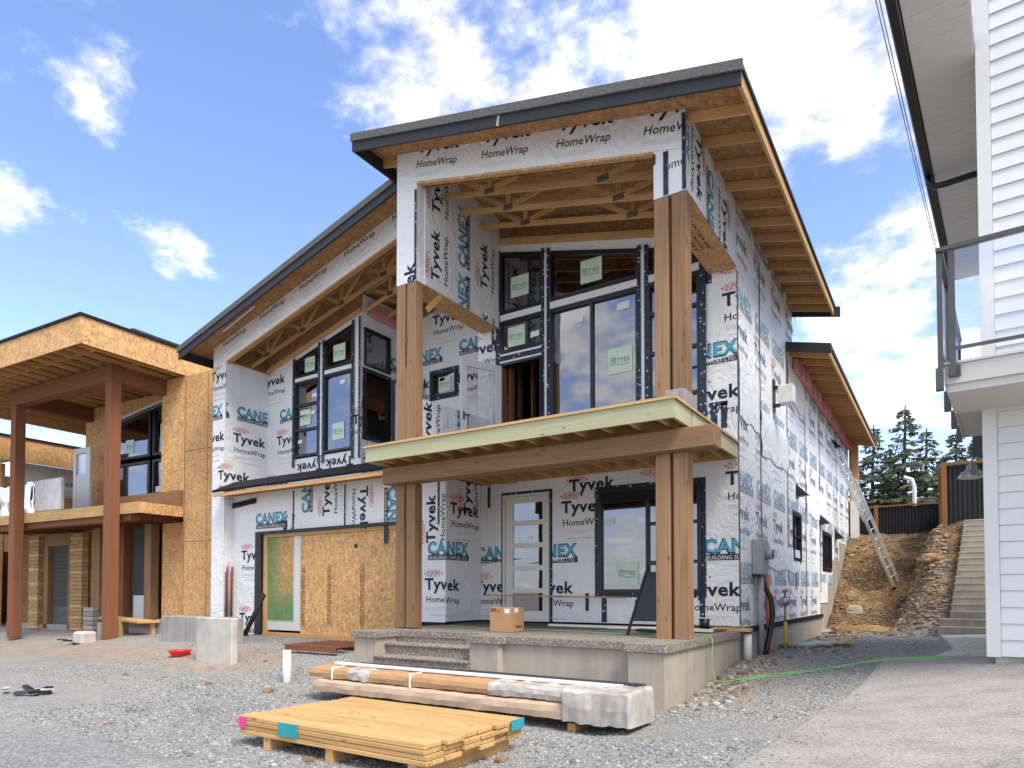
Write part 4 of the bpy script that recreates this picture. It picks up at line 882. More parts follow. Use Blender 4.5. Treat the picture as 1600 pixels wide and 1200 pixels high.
# ================================================================== paving
def rd(pl): return pl
BRm = Matrix(((.9974, .0718, 0, 0), (-.0718, .9974, 0, 0), (0, 0, 1, 0), (0, 0, 0, 1)))     # neighbour's frame: local -> world
BLm = Matrix(((.99717, -.0752, 0, 0), (.0752, .99717, 0, 0), (0, 0, 1, 0), (0, 0, 0, 1)))
def nb(u, v): p = BRm @ Vector((u, v, 0)); return (p.x, p.y)
ap = sheet('apron', [(-1.25, 3.0), (-.95, 6.5), (-.75, 8.8), (-.68, 10.6), nb(-.62, 11.05), nb(4.5, 11.05), (5.2, 3.0)], 'apron_aggregate', .03, .5, .12)
pa = sheet('path', [nb(-.95, 11.1), nb(-.80, 12.6), nb(-1.28, 16.55), nb(3.0, 16.55), nb(3.0, 11.1)], 'concrete_light', .035, .5, .12)
# ================================================================== concrete stairs up the bank
zt = ground_z(.2, 16.4)+.05
ST = thing('concrete_staircase', 'long straight flight of bare concrete steps climbing the bank beside the white house', 'stairs', (nb(.2, 16.6)[0], nb(.2, 16.6)[1], zt))
n_st = 18; rise = (1.93-zt)/n_st
for i in range(n_st):
    u0 = -1.33 if i < 2 else -1.17+.004*i; y = 16.6+.285*i+(.1 if i > 1 else 0)
    MB().box((u0, y, zt-.5 if i == 0 else zt+rise*(i-.9)), (1.6, y+(.30 if i < n_st-1 else 1.6), zt+rise*(i+1)), 'stair_concrete').xf(BRm).build('step', ST, .008)
    MB().box((u0-.004, y-.012, zt+rise*(i+1)-.022), (1.6, y+.10, zt+rise*(i+1)+.004), 'concrete_light').xf(BRm).build('nosing', ST)
# ================================================================== white house on the right
NM = BRm.copy()
NH = thing('white_house', 'white horizontally clad house at the right edge with grey balcony railing and black gutter', 'house', (nb(-.27, 9.03)[0], nb(-.27, 9.03)[1], -.9))
def nbld(mb, name, parent=NH, bev=0): return mb.xf(BRm).build(name, parent, bev)
c0 = -.27; vf = 9.03; top = 7.6
nbld(MB().box((c0+.07, vf+.04, -2.0), (6, 16.0, -.69), 'concrete_light'), 'foundation')
nbld(MB().box((c0+.02, vf+.03, -.70), (6, 15.4, top), 'white_siding'), 'wall')
nbld(MB().box((c0-.005, vf-.012, -.71), (c0+.125, vf+.029, 2.11), 'white_paint').box((c0-.005, vf-.011, 2.5), (c0+.125, vf+.029, top), 'white_paint'), 'corner_board')
nbld(MB().box((c0-.008, vf+.03, -.71), (c0+.019, vf+.15, 2.11), 'white_paint').box((c0-.008, vf+.03, 2.5), (c0+.019, vf+.15, top), 'white_paint'), 'corner_board')
z = -.70; first = None
def lap(v0): return MB().prism([(c0+.128, vf+.029, v0), (c0+.128, vf-.004, v0), (c0+.128, vf+.016, v0+.176), (c0+.128, vf+.029, v0+.176)], (4.6, 0, 0), 'white_siding')
k = 0
while z < top-.2:
    if not (2.02 < z < 2.45):
        if first is None: first = nbld(lap(z), 'siding_board')
        else: c = first.copy(); COL.objects.link(c); c.location.z += z+.70
    z += .179
jn = MB(); r_ = random.Random(4)
for q in range(14):
    zz_ = -.70+.179*r_.choice([k_ for k_ in range(44) if not 14 <= k_ <= 17]); uu = c0+.3+3.0*r_.random(); jn.box((uu, vf-.006, zz_+.004), (uu+.004, vf+.016, zz_+.15), 'ink_grey')
nbld(jn, 'butt_joint')['kind'] = 'stuff'
# balcony: slab, fascia, soffit, rail
nbld(MB().box((-.53, 8.02, 2.02), (4.5, vf+.02, 2.17), 'soffit_grey').box((-.53, vf+.021, 2.12), (c0-.01, 11.0, 2.17), 'soffit_grey'), 'balcony_slab')
nbld(MB().box((-.55, 7.99, 2.10), (4.5, 8.018, 2.29), 'soffit_grey').box((-.55, 8.02, 2.10), (-.532, 11.02, 2.29), 'soffit_grey'), 'balcony_fascia')
nbld(MB().box((-.56, 7.97, 2.295), (4.5, 8.5, 2.32), 'white_paint').box((-.56, 8.501, 2.295), (c0-.01, 11.03, 2.32), 'white_paint'), 'balcony_deck')
rail = MB().box((-.60, 7.90, 3.44), (4.5, 7.965, 3.48), 'dark_grey_metal'); nbld(rail, 'top_rail')
nbld(MB().box((-.60, 7.966, 3.44), (-.545, 11.0, 3.48), 'dark_grey_metal'), 'top_rail')
nbld(MB().box((-.47, 7.92, 2.42), (4.5, 7.955, 2.45), 'dark_grey_metal'), 'bottom_rail')
nbld(MB().box((-.585, 7.97, 2.42), (-.56, 11.0, 2.45), 'dark_grey_metal'), 'bottom_rail')
nbld(MB().box((-.50, 7.915, 2.16), (-.445, 7.965, 3.44), 'dark_grey_metal').box((-.51, 7.966, 2.16), (-.41, 7.985, 2.27), 'dark_grey_metal'), 'rail_post')
for v in (7.93, 8.9, 9.9, 10.85):
    nbld(MB().box((-.60, v, 2.06 if v > 8 else 2.10), (-.555, v+.06, 3.44), 'dark_grey_metal').box((-.62, v-.01, 2.04), (-.554, v+.07, 2.26), 'dark_grey_metal'), 'rail_post')
nbld(MB().box((-.44, 7.935, 2.45), (4.5, 7.941, 3.435), 'rail_glass'), 'glass_panel')
nbld(MB().box((-.577, 8.0, 2.45), (-.571, 10.8, 3.435), 'rail_glass'), 'glass_panel')
# roof overhang, gutter, down pipe
nbld(MB().box((-.86, 7.3, 6.05), (c0-.012, 15.4, 6.10), 'soffit_grey'), 'soffit'); nbld(MB().box((-.88, 7.3, 6.105), (c0-.012, 15.4, 6.25), 'slate_dark'), 'roof')
for i in range(52): 
    if i == 0: sl0 = nbld(MB().box((-.85, 7.4, 6.043), (c0-.014, 7.408, 6.0495), 'white_paint'), 'soffit_groove')
    else: c = sl0.copy(); COL.objects.link(c); c.location.x += .0718*.15*i; c.location.y += .9974*.15*i
nbld(MB().box((-.98, 7.28, 6.02), (-.872, 15.42, 6.14), 'black_plastic'), 'gutter', bev=.015)
nbld(MB().tube([(-.92, 11.25, 6.02), (-.92, 11.25, 5.93), (-.86, 11.25, 5.86), (-.72, 11.25, 5.85), (c0-.02, 11.25, 5.86)], .045, 'black_plastic', 8), 'down_pipe')
nbld(MB().tube([(-1.02, 6.5, 6.05), (-1.04, 15.5, 6.10)], .006, 'steel', 5), 'cable'); nbld(MB().tube([(-1.06, 6.5, 6.10), (-1.07, 15.5, 6.14)], .006, 'steel', 5), 'cable')
nbld(MB().box((-.54, 13.2, 2.2), (c0-.015, 13.3, 2.62), 'slate_dark'), 'rear_parapet')
# wall lamp on its side wall
LP = thing('wall_lamp', 'galvanised barn style wall lamp with a white underside near the top of the stairs', 'lamp', (nb(-.5, 11)[0], nb(-.5, 11)[1], 1.4))
lm = MB(); prof = [(.035, .15), (.06, .13), (.065, .07), (.12, .04), (.165, -.02), (.17, -.035)]; nn = 20; vs = []
for r_, z_ in prof: vs += [(-.46+r_*math.cos(t*2*math.pi/nn), 10.9+r_*math.sin(t*2*math.pi/nn), 1.58+z_) for t in range(nn)]
lm.add(vs, [(i*nn+t, i*nn+(t+1) % nn, (i+1)*nn+(t+1) % nn, (i+1)*nn+t) for i in range(len(prof)-1) for t in range(nn)], 'steel', True); lm.xf(BRm).build('lamp_shade', LP)
MB().tube([(-.46, 10.9, 1.57), (-.46, 10.9, 1.54)], .15, 'white_paint', 20).xf(BRm).build('lamp_glass', LP)
MB().tube([(-.46, 10.9, 1.72), (-.46, 10.9, 1.78), (-.40, 10.9, 1.81), (c0-.0, 10.9, 1.75)], .014, 'steel', 6).xf(BRm).build('bracket', LP)

# ================================================================== strand board house on the left
def lb(u, v, z=0): p = BLm @ Vector((u, v, z)); return p
LH = thing('strand_board_house', 'unfinished house on the left sheathed in bare strand board with a square flat roof', 'house', tuple(lb(-17, 10, -1.2)))
def L_(mb, name, parent=LH, bev=0): return mb.xf(BLm).build(name, parent, bev)
FLx = lambda v: Frame((0, v, 0), (1, 0, 0), (0, -1, 0)); FLy = lambda u: Frame((u, 0, 0), (0, 1, 0), (1, 0, 0))
# roof box
for i, (a, b) in enumerate(((-26.0, -22.41), (-22.405, -19.97), (-19.965, -16.4))):
    L_(MB().box((a, 8.78, 5.88), (b, 8.80, 6.53), 'osb_warm'), 'fascia_panel')
for i, (a, b) in enumerate(((8.801, 11.2), (11.205, 13.6), (13.605, 17.0))): L_(MB().box((-16.42, a, 5.88-.0*i), (-16.40, b, 6.53), 'osb_warm'), 'fascia_panel')
L_(MB().box((-26, 17.0, 5.88), (-16.4, 17.02, 6.53), 'osb_warm'), 'fascia_panel'); L_(MB().box((-26.02, 8.8, 5.88), (-26, 17.02, 6.53), 'osb_warm'), 'fascia_panel')
L_(MB().box((-26, 8.74, 6.535), (-16.36, 17, 6.60), 'membrane'), 'roof')
L_(MB().box((-16.55, 10.0, 6.6), (-16.37, 11.4, 6.66), 'slate_dark').box((-16.6, 10.1, 6.661), (-16.4, 10.5, 6.70), 'plastic_film'), 'roof_scraps', bev=.01)
j0 = L_(MB().box((-25.9, 8.86, 5.90), (-25.862, 16.9, 6.0), 'lumber_y').box((-25.9, 8.86, 6.40), (-25.862, 16.9, 6.5), 'lumber_y'), 'roof_joist')
for i in range(1, 19):
    c = j0.copy(); COL.objects.link(c); c.location.x += .51*i*.99717; c.location.y += .51*i*.0752
for i, v in enumerate((9.4, 10.5, 11.6)):
    L_(MB().box((-25.8, v, 5.99), (-16.5, v+.04, 6.08), 'lumber_x'), 'blocking')
L_(MB().box((-25.9, 8.81, 6.505), (-16.43, 17, 6.53), 'osb_soffit'), 'sheathing')
for k, (u, v) in enumerate(((-21.0, 10.9), (-19.2, 11.4), (-18.2, 10.6))):
    L_(MB().beam((u, v, 6.05), (u+.7, v+.2, 6.42), .04, .09, 'lumber_x').beam((u+.7, v+.2, 6.42), (u+1.4, v+.1, 6.02), .04, .09, 'lumber_x'), 'web')
# timber frame
for (u, v) in ((-17.48, 9.98), (-22.2, 9.98)): L_(MB().box((u, v, -1.32), (u+.28, v+.27, 5.45), 'cedar_z'), 'post', bev=.01)
L_(MB().box((-22.25, 9.97, 5.451), (-17.19, 10.26, 5.88), 'cedar_x'), 'beam', bev=.01); L_(MB().box((-17.49, 10.261, 5.452), (-17.20, 12.5, 5.86), 'cedar_y'), 'beam', bev=.01); L_(MB().box((-22.24, 10.261, 5.452), (-21.95, 12.5, 5.86), 'cedar_y'), 'beam', bev=.01)
# balcony deck
L_(MB().box((-26.5, 10.26, 2.02), (-16.42, 10.30, 2.30), 'plank_x'), 'fascia_board'); L_(MB().box((-16.42, 10.30, 2.02), (-16.40, 11.5, 2.30), 'osb_warm'), 'fascia_board')
L_(MB().box((-26.5, 10.301, 2.12), (-16.43, 12.2, 2.31), 'osb_soffit'), 'balcony_deck'); L_(MB().box((-25.5, 10.35, 1.86), (-16.9, 10.6, 2.118), 'cedar_x'), 'beam')
j0 = L_(MB().box((-25.9, 10.61, 1.95), (-25.86, 12.1, 2.118), 'cedar_y'), 'joist')
for i in range(1, 18):
    c = j0.copy(); COL.objects.link(c); c.location.x += .51*i*.99717; c.location.y += .51*i*.0752
L_(MB().box((-19.2, 11.4, 2.311), (-16.43, 11.49, 2.75), 'timber_x'), 'upper_rim')
# walls
wo = [(-20.95, 2.80), (-17.80, 2.80), (-17.80, 5.62), (-20.95, 5.20)]; do_ = rect(-21.9, 2.5, -21.05, 4.6)
mb = MB(); panel(mb, FLx(12.2), [(-22.4, 2.31), (-17.4, 2.31), (-17.4, 5.88), (-22.4, 5.88)], .15, 'osb_warm', [wo]); L_(mb, 'wall')
mb = MB(); panel(mb, FLx(12.19), [(-21.1, 2.72), (-17.68, 2.72), (-17.68, 5.78), (-21.1, 5.34)], .02, 'house_wrap', [wo]); L_(mb, 'wrap_surround')
L_(MB().box((-17.401, 11.5, 2.31), (-16.41, 12.4, 5.87), 'osb_warm'), 'wall'); L_(MB().box((-16.405, 11.5, -1.1), (-14.95, 16, 5.86), 'osb'), 'wall')
for u in (-16.38, -15.45): L_(MB().box((u, 11.494, -1.1), (u+.012, 11.4995, 5.8), 'ink_osb'), 'panel_joint')
for z_ in (1.35, 3.8): L_(MB().box((-16.38, 11.495, z_), (-14.96, 11.4995, z_+.012), 'ink_osb'), 'panel_joint')
class LF(Frame):
    def __init__(s, F): s.O = BLm @ F.O; s.U = BLm.to_3x3() @ F.U; s.N = BLm.to_3x3() @ F.N; s.V = F.V
Fw = LF(FLx(12.18))
for q, st in (([(-20.9, 4.05), (-18.93, 4.05), (-18.93, 5.43), (-20.9, 5.17)], [(-20.2, 4.25, .4)]), ([(-18.80, 4.05), (-17.85, 4.05), (-17.85, 5.58), (-18.80, 5.45)], [(-18.5, 4.55, .42)]), (rect(-20.9, 2.86, -18.93, 3.92), []), (rect(-18.80, 2.86, -17.85, 3.92), [(-18.7, 2.95, .3, 'w')])):
    window(Fw, q, LH, .07, stickers=st, tape=0)
mb = MB(); strip(mb, Fw, wo, .05, .02, 'tape'); mb.build('flashing_tape', LH)
# interior of that room
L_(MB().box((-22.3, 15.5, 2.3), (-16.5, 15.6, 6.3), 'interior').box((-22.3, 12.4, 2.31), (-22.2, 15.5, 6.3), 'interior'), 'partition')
# ground floor: columns, dark openings
L_(MB().box((-26, 12.3, -1.3), (-16.42, 12.45, 2.1), 'osb_shaded'), 'wall')
def lower(u0, u1, m, z0=-1.2, z1=1.95, v=12.1, name='wall_panel', d=.2): return L_(MB().box((u0, v, z0), (u1, v+d, z1), m), name)
lower(-24.9, -24.35, 'osb_warm'); lower(-22.3, -21.45, 'osb'); lower(-17.9, -16.42, 'osb_warm', v=11.9)
L_(MB().box((-24.15, 11.9, -1.2), (-23.9, 12.1, 1.9), 'timber_z'), 'stud'); L_(MB().box((-22.72, 11.9, -1.2), (-22.45, 12.1, 1.9), 'timber_z'), 'stud'); L_(MB().box((-23.9, 11.9, 1.5), (-22.72, 12.1, 1.9), 'timber_x'), 'lintel')
ds = L_(MB().box((-23.89, 12.05, -1.2), (-22.73, 12.08, 1.5), 'door_green'), 'door')
for i in range(15): L_(MB().box((-23.88, 12.03, -.45+.13*i), (-22.74, 12.05, -.35+.13*i), 'interior'), 'slat', ds)
# rough stacked battens beside the door
for i in range(26):
    L_(MB().box((-22.40+.02*math.sin(i*2), 11.80, -1.2+.118*i), (-21.75, 12.0, -1.2+.118*i+.105), 'stone_veneer' if i % 3 else 'plank_x'), 'batten')
for i in range(26):
    L_(MB().box((-24.85+.02*math.sin(i*3), 11.80, -1.2+.118*i), (-24.3, 12.0, -1.2+.118*i+.105), 'stone_veneer' if i % 4 else 'osb_warm'), 'batten')
L_(MB().box((-21.2, 11.85, -.6), (-20.9, 12.05, 2.0), 'timber_z'), 'stud'); L_(MB().box((-20.9, 12.05, -.6), (-20.1, 12.09, 1.9), 'interior').box((-20.9, 12.03, -.7), (-20.3, 12.045, -.05), 'white_paint'), 'door')
L_(MB().box((-20.1, 11.8, -.8), (-19.92, 12.0, 2.0), 'lumber_z'), 'stud'); L_(MB().box((-19.7, 11.8, -.8), (-19.58, 12.0, 2.0), 'cedar_z'), 'stud'); L_(MB().box((-18.5, 11.75, -.8), (-18.2, 12.0, 1.95), 'timber_z'), 'stud')
L_(MB().box((-19.55, 12.05, -.8), (-18.5, 12.09, 1.9), 'interior').box((-19.45, 12.03, -.8), (-18.85, 12.045, -.1), 'white_paint'), 'door')
for i in range(14): L_(MB().box((-19.5, 12.032, .0+.12*i), (-18.55, 12.044, .07+.12*i), 'slate_dark'), 'slat', LH)
for i in range(5): L_(MB().box((-21.45, 11.7, -1.15+.14*i), (-20.95, 11.95, -1.03+.14*i), ('stone_c', 'stone_d')[i % 2]), 'stone_block')
L_(MB().box((-26.5, 11.9, -1.5), (-14.95, 12.6, -1.05), 'concrete_grey'), 'foundation')
# door and bundled film on the balcony
L_(MB().box((-21.95, 11.6, 2.32), (-21.80, 11.66, 4.45), 'white_paint').box((-21.25, 11.6, 2.32), (-21.05, 11.66, 4.45), 'white_paint').box((-21.801, 11.6, 4.28), (-21.251, 11.66, 4.45), 'white_paint').box((-21.80, 11.61, 2.32), (-21.25, 11.65, 3.62), 'white_paint').box((-21.80, 11.62, 3.62), (-21.25, 11.64, 4.28), 'rail_glass'), 'balcony_door')
fm = MB(); nu, nv = 60, 10; vs = []
for j in range(nv+1):
    for i in range(nu+1):
        u = -25.2+3.6*i/nu; z_ = 2.33+.92*j/nv+.05*math.sin(i*.4)*(j == nv)
        vs.append((u, 10.5+.12*noise.noise(Vector((u*4.5, z_*1.2, 2)))+.05*noise.noise(Vector((u*14, z_*3, 7))), z_))
fm.add(vs, [(j*(nu+1)+i, j*(nu+1)+i+1, (j+1)*(nu+1)+i+1, (j+1)*(nu+1)+i) for j in range(nv) for i in range(nu)], 'clear_film', True)
tag(fm.xf(BLm).build('plastic_sheeting'), 'crumpled clear plastic sheeting along the balcony of the strand board house', 'sheeting')
wp = MB().box((-21.75, 10.42, 2.34), (-20.35, 10.55, 3.28), 'plastic_film').xf(BLm).build('wrapped_panel', None, .03); tag(wp, 'pale wrapped panel leaning on the balcony beside the left timber post', 'panel')
# lower wing farther left
for a, b in ((9.4, 12.0), (12.005, 14.6), (14.605, 17.2), (17.205, 19.5)): L_(MB().box((-27.2, a, 4.72), (-27.1, b, 5.55), 'osb_warm'), 'wing_fascia')
L_(MB().box((-31, 9.3, 5.551), (-27.05, 19.5, 5.62), 'membrane'), 'wing_roof'); L_(MB().box((-28.5, 12.6, 1.5), (-28.3, 19.5, 4.3), 'osb'), 'wing_wall')
bw = MB(); panel(bw, FLy(-28.29), rect(13.2, 3.75, 19.4, 4.9), .01, 'house_wrap'); L_(bw, 'wing_wrap')
prints(LF(FLy(-28.285)), rect(13.2, 3.75, 19.4, 4.9), [('H', 14.0, 4.6, 0, 1.6)], parent=LH)
for v in (10.0, 10.6, 11.2, 11.8, 12.4): L_(MB().box((-31, v, 4.75), (-27.22, v+.04, 4.90), 'lumber_x'), 'wing_joist')
L_(MB().box((-27.9, 15.0, 4.05), (-27.2, 18.4, 4.15), 'membrane').box((-27.8, 15.2, 3.85), (-27.15, 19.2, 3.95), 'lumber_y'), 'wing_eave')
L_(MB().box((-40, 12.4, -1.3), (-28.3, 12.55, 2.2), 'osb'), 'wing_wall'); L_(MB().box((-40, 12.45, 2.2), (-28.3, 12.58, 4.75), 'osb_warm'), 'wing_wall')
L_(MB().box((-60, 19.4, -1.3), (-28.2, 19.55, 4.7), 'osb'), 'wing_wall'); L_(MB().box((-60, 13.6, -1.3), (-26.4, 13.7, 2.1), 'osb_shaded'), 'wing_wall')
window(LF(FLx(12.44)), [(-30.5, 3.0), (-28.7, 3.0), (-28.7, 4.4), (-30.5, 4.2)], LH, .08, tape=.06)
L_(MB().box((-26.4, 12.2, -1.3), (-26.3, 19, 2.1), 'osb'), 'wall')
# bench of planks in front
BN = thing('plank_bench', 'rough plank platform on short legs in front of the strand board house', 'bench', tuple(lb(-18.2, 10.9, -1.1)))
MB().beam(tuple(lb(-19.2, 11.2, -.72)), tuple(lb(-16.6, 10.7, -.78)), .55, .05, 'plank_x').build('seat', BN)
for u, v in ((-18.95, 11.3), (-17.75, 10.65), (-16.75, 10.9)): MB().beam(tuple(lb(u, v, -1.35)), tuple(lb(u, v, -.76)), .09, .09, 'plank_z', (0, 1, 0)).build('leg', BN)
cb = tag(MB().box((-19.3, 10.9, -1.35), (-18.6, 11.4, -.86), 'concrete_grey').xf(BLm).build('concrete_block', None, .01), 'dark concrete block under the left end of the plank bench', 'block')
cb = tag(MB().box((-16.75, 11.0, -1.35), (-16.3, 11.35, -.72), 'concrete_grey').xf(BLm).build('concrete_block', None, .01), 'taller concrete block behind the right end of the plank bench', 'block')
cb = tag(MB().box((-16.3, 11.2, -1.4), (-13.6, 11.48, -.62), 'concrete').xf(BLm).build('low_wall', None, .01), 'low concrete footing between the strand board house and the wrapped house', 'wall')

# ================================================================== fences
def fence(name, label, A, B, z0, z1, n, grp=None, bm_='fence_metal', cap=True):
    A = Vector((*A, 0)); B = Vector((*B, 0)); d = (B-A); L0 = d.length; u = d.normalized(); nrm = Vector((u.y, -u.x, 0))
    T = thing(name, label, 'fence', (A.x, A.y, z0), grp)
    for i in range(n+1):
        p = A+u*(L0*i/n); MB().beam((p.x, p.y, z0-.4), (p.x, p.y, z1+.07), .13, .13, 'fence_wood_z', nrm).build('post', T)
    for i in range(n):
        a = A+u*(L0*i/n+.07); b = A+u*(L0*(i+1)/n-.07); w = (b-a).length; k = int(w/.055); vs = []
        for j in range(k+1):
            q = a+u*(w*j/k)+nrm*(.012 if j % 2 else -.012); vs += [(q.x, q.y, z0-.25), (q.x, q.y, z1-.05)]
        MB().add(vs, [(2*j, 2*j+2, 2*j+3, 2*j+1) for j in range(k)], bm_).build('metal_panel', T)
        MB().beam((a.x, a.y, z1), (b.x, b.y, z1), .14, .06, 'fence_wood_x').build('rail', T)
    return T
fence('fence', 'long back fence of black corrugated metal between wooden posts atop the bank', (-6.6, 30.2), (-.05, 29.6), 2.0, 3.35, 3)
fence('fence', 'nearer tall fence of black corrugated metal at the head of the concrete stairs', (.02, 22.6), (3.2, 22.3), 1.6, 3.62, 2)
fence('fence', 'short fence run joining the near tall fence to the long back fence', (-.06, 22.75), (-.04, 29.5), 1.9, 3.4, 3)
# ================================================================== conifers behind
def conifer(x, y, h, r, seed, label, z0=1.5, dense=1.0):
    rnd = random.Random(seed); T = thing('conifer_tree', label, 'tree', (x, y, z0), 'conifers beyond the back fence')
    MB().tube([(x+.06*math.sin(k), y, z0-.5+(h+.5)*k/8) for k in range(9)], [r*.07*(1-k/9)+.015 for k in range(9)], 'bark', 7).build('trunk', T)
    br = MB(); lf = MB(); z = h*.10
    while z < h*.985:
        t = z/h; R0 = r*(1-t)**.8*(.72+.4*rnd.random())+.06
        for b in range(rnd.randint(3, 5)):
            if rnd.random() < .14: continue
            a = rnd.random()*6.283; L0 = R0*(.55+.65*rnd.random()); dr = -.10-.18*(1-t)+rnd.random()*.18
            p0 = Vector((x, y, z0+z)); dd = Vector((math.cos(a), math.sin(a), dr)).normalized(); tip = p0+dd*L0+Vector((0, 0, .10*L0))
            br.beam(p0, tip, .025*(1-t)+.012, .02, 'bark')
            side = dd.cross(Vector((0, 0, 1))).normalized(); nseg = max(3, int(L0*7*dense))
            for s_ in range(nseg):
                f = .16+.86*(s_+rnd.random())/nseg; q = p0.lerp(tip, f)
                for sg in (-1, 1):
                    if rnd.random() < .25: continue
                    l2 = (.20+.36*(1-f)*min(L0, 1.6))*(.5+rnd.random()); e = q+side*sg*l2+dd*l2*.45+Vector((0, 0, -.16*l2-.05*rnd.random()))
                    w = .075+.08*rnd.random(); w2 = Vector((rnd.uniform(-1, 1), rnd.uniform(-1, 1), rnd.uniform(-.6, 1))).normalized()*w
                    m = 'needles_light' if rnd.random() < .35 else 'needles'
                    lf.add([q-w2*.4, q+w2*.4, e+w2*.25, e-w2*.25+Vector((0, 0, -.04))], [(0, 1, 2, 3)], m)
                    e2 = q.lerp(e, .6)+Vector((0, 0, -.10-.12*rnd.random())); lf.add([q.lerp(e, .2), q.lerp(e, .9), e2+dd*.03], [(0, 1, 2)], m)
        z += .14+.17*rnd.random()*(1 if t < .8 else .5)
    br.build('branches', T); lf.build('needles', T)
F0 = lambda px, d: FW*d+RT*((px-800)/1042.12*d)
for i, (px, d, h, r, lab) in enumerate(((1367, 44, 9.6, 3.0, 'slender conifer nearest the rear corner of the wrapped house'), (1417, 43, 10.6, 3.4, 'tallest conifer in the middle of the row beyond the back fence'), (1450, 45, 9.6, 3.2, 'conifer just right of the tallest one beyond the back fence'),
      (1497, 42, 8.6, 3.4, 'conifer rising above the nearer black fence'), (1530, 44, 9.0, 3.0, 'conifer partly hidden by the white house'), (1343, 47, 7.4, 2.6, 'shorter conifer leftmost in the row behind the ladder'), (1392, 50, 9.4, 3.2, 'shorter conifer half hidden behind the tallest one'), (1475, 50, 8.8, 3.2, 'shorter conifer behind the post of the near fence'), (1432, 52, 8.2, 3.6, 'low bushy conifer behind the long back fence'), (1360, 54, 6.8, 3.2, 'low dark conifer far back behind the slender one'), (1510, 53, 7.6, 3.4, 'low dark conifer far back above the near fence'), (1380, 56, 7.4, 3.8, 'broad conifer far back left of the tallest one'), (1460, 57, 7.6, 3.8, 'broad conifer far back right of the tallest one'), (1335, 58, 6.6, 3.6, 'broad low conifer far back beside the rear corner of the wrapped house'), (1408, 60, 7.0, 4.0, 'broad conifer farthest back behind the white pole'))):
    p = F0(px, d); conifer(p.x, p.y, h, r, 30+i, lab)
pp = F0(1431, 33)
tag(MB().tube([(pp.x, pp.y, 2.0), (pp.x, pp.y, 5.2), (pp.x-.1, pp.y, 5.6), (pp.x-.45, pp.y, 5.75)], .09, 'pvc_white', 8).build('vent_pole'), 'white curved pole standing behind the long back fence', 'pole')

# ================================================================== things on the side of the house
LD = thing('extension_ladder', 'aluminium extension ladder leaning from the dirt bank to the wrapped side wall', 'ladder', (-1.2, 22.8, .3))
foot = Vector((-1.2, 22.75, ground_z(-1.2, 22.75)+.05)); tp = Vector((-2.72, 21.9, 4.55)); dl_ = (tp-foot).normalized(); sd2 = Vector((.38, .92, 0)); sd2 = (sd2-dl_*sd2.dot(dl_)).normalized()
for nm, off, a, b, w in (('rail', -.2, 0, .72, .03), ('rail', .2, 0, .72, .03), ('fly_rail', -.165, .45, 1, .026), ('fly_rail', .165, .45, 1, .026)):
    up_ = dl_.cross(sd2); o2 = up_*(.05 if nm == 'fly_rail' else 0)
    MB().beam(foot.lerp(tp, a)+sd2*off+o2, foot.lerp(tp, b)+sd2*off+o2, w, .085, 'aluminium', up_).build(nm, LD)
L0 = (tp-foot).length; k = int(L0/.3)
for i in range(1, k):
    q = foot+dl_*(.3*i); f = i/k; MB().tube([q-sd2*.2, q+sd2*.2], .016, 'aluminium', 6).build('rung', LD)
for s_ in (-.2, .2): MB().beam(foot+sd2*s_+dl_*.01, foot+sd2*s_-dl_*.05, .06, .10, 'black_plastic', sd2).build('foot', LD)
EM = thing('electric_meter', 'grey electric meter box with round meter on the wrapped side wall', 'meter box', (-2.7, 12, -.1))
MB().box((-2.80, 11.95, .30), (-2.62, 12.38, .92), 'meter_grey').build('box', EM, .012); MB().tube([(-2.62, 12.2, .66), (-2.50, 12.2, .66)], .09, 'meter_grey', 16).tube([(-2.50, 12.2, .66), (-2.46, 12.2, .66)], .075, 'rail_glass', 16).build('meter', EM)
MB().tube([(-2.70, 12.12, .30), (-2.70, 12.12, -1.15)], .055, 'meter_grey', 10).build('conduit', EM); MB().box((-2.79, 11.9, .27), (-2.66, 12.3, .299), 'black_plastic').build('bracket', EM)
tag(MB().tube([(-2.69, 12.22, .29), (-2.66, 12.24, .1), (-2.56, 12.25, -.1), (-2.53, 12.25, -.35), (-2.57, 12.22, -.7), (-2.62, 12.15, -.95), (-2.60, 12.05, -1.12)], .045, 'black_plastic', 10).build('cable'), 'thick black cable dropping from the meter box to the ground', 'cable')
tag(MB().tube([(-2.66, 12.52, .32), (-2.68, 12.52, -.2), (-2.66, 12.54, -.7), (-2.64, 12.5, -1.15)], .04, 'orange_plastic', 10).build('conduit'), 'orange conduit standing beside the thick black cable', 'conduit')
GM = thing('gas_riser', 'gas regulator with brass valve on a yellow riser pipe at the side wall', 'gas meter', (-2.62, 13.7, -1.05))
MB().tube([(-2.60, 13.7, -1.15), (-2.60, 13.7, -.58)], .032, 'yellow_paint', 10).build('riser', GM); MB().tube([(-2.60, 13.7, -.58), (-2.60, 13.7, -.28)], .02, 'brass', 8).build('pipe', GM)
MB().tube([(-2.60, 13.7, -.28), (-2.60, 13.7, -.22), (-2.60, 13.7, -.14), (-2.60, 13.7, -.08)], [.03, .10, .10, .03], 'steel', 14).tube([(-2.60, 13.7, -.18), (-2.60, 13.95, -.18)], .03, 'steel', 8).build('regulator', GM)
MB().tube([(-2.60, 13.7, -.08), (-2.60, 13.7, .04), (-2.60, 13.95, .05)], .018, 'brass', 8).tube([(-2.60, 13.6, .02), (-2.60, 13.8, .02)], .035, 'brass', 8).build('valve', GM)
MB().tube([(-2.62, 13.4, .0), (-2.62, 13.7, .0)], .015, 'steel', 6).build('pipe', GM)
LB = thing('wall_light_box', 'square white box on a black bracket high on the side wall', 'fixture', (-2.8, 14, 3.7))
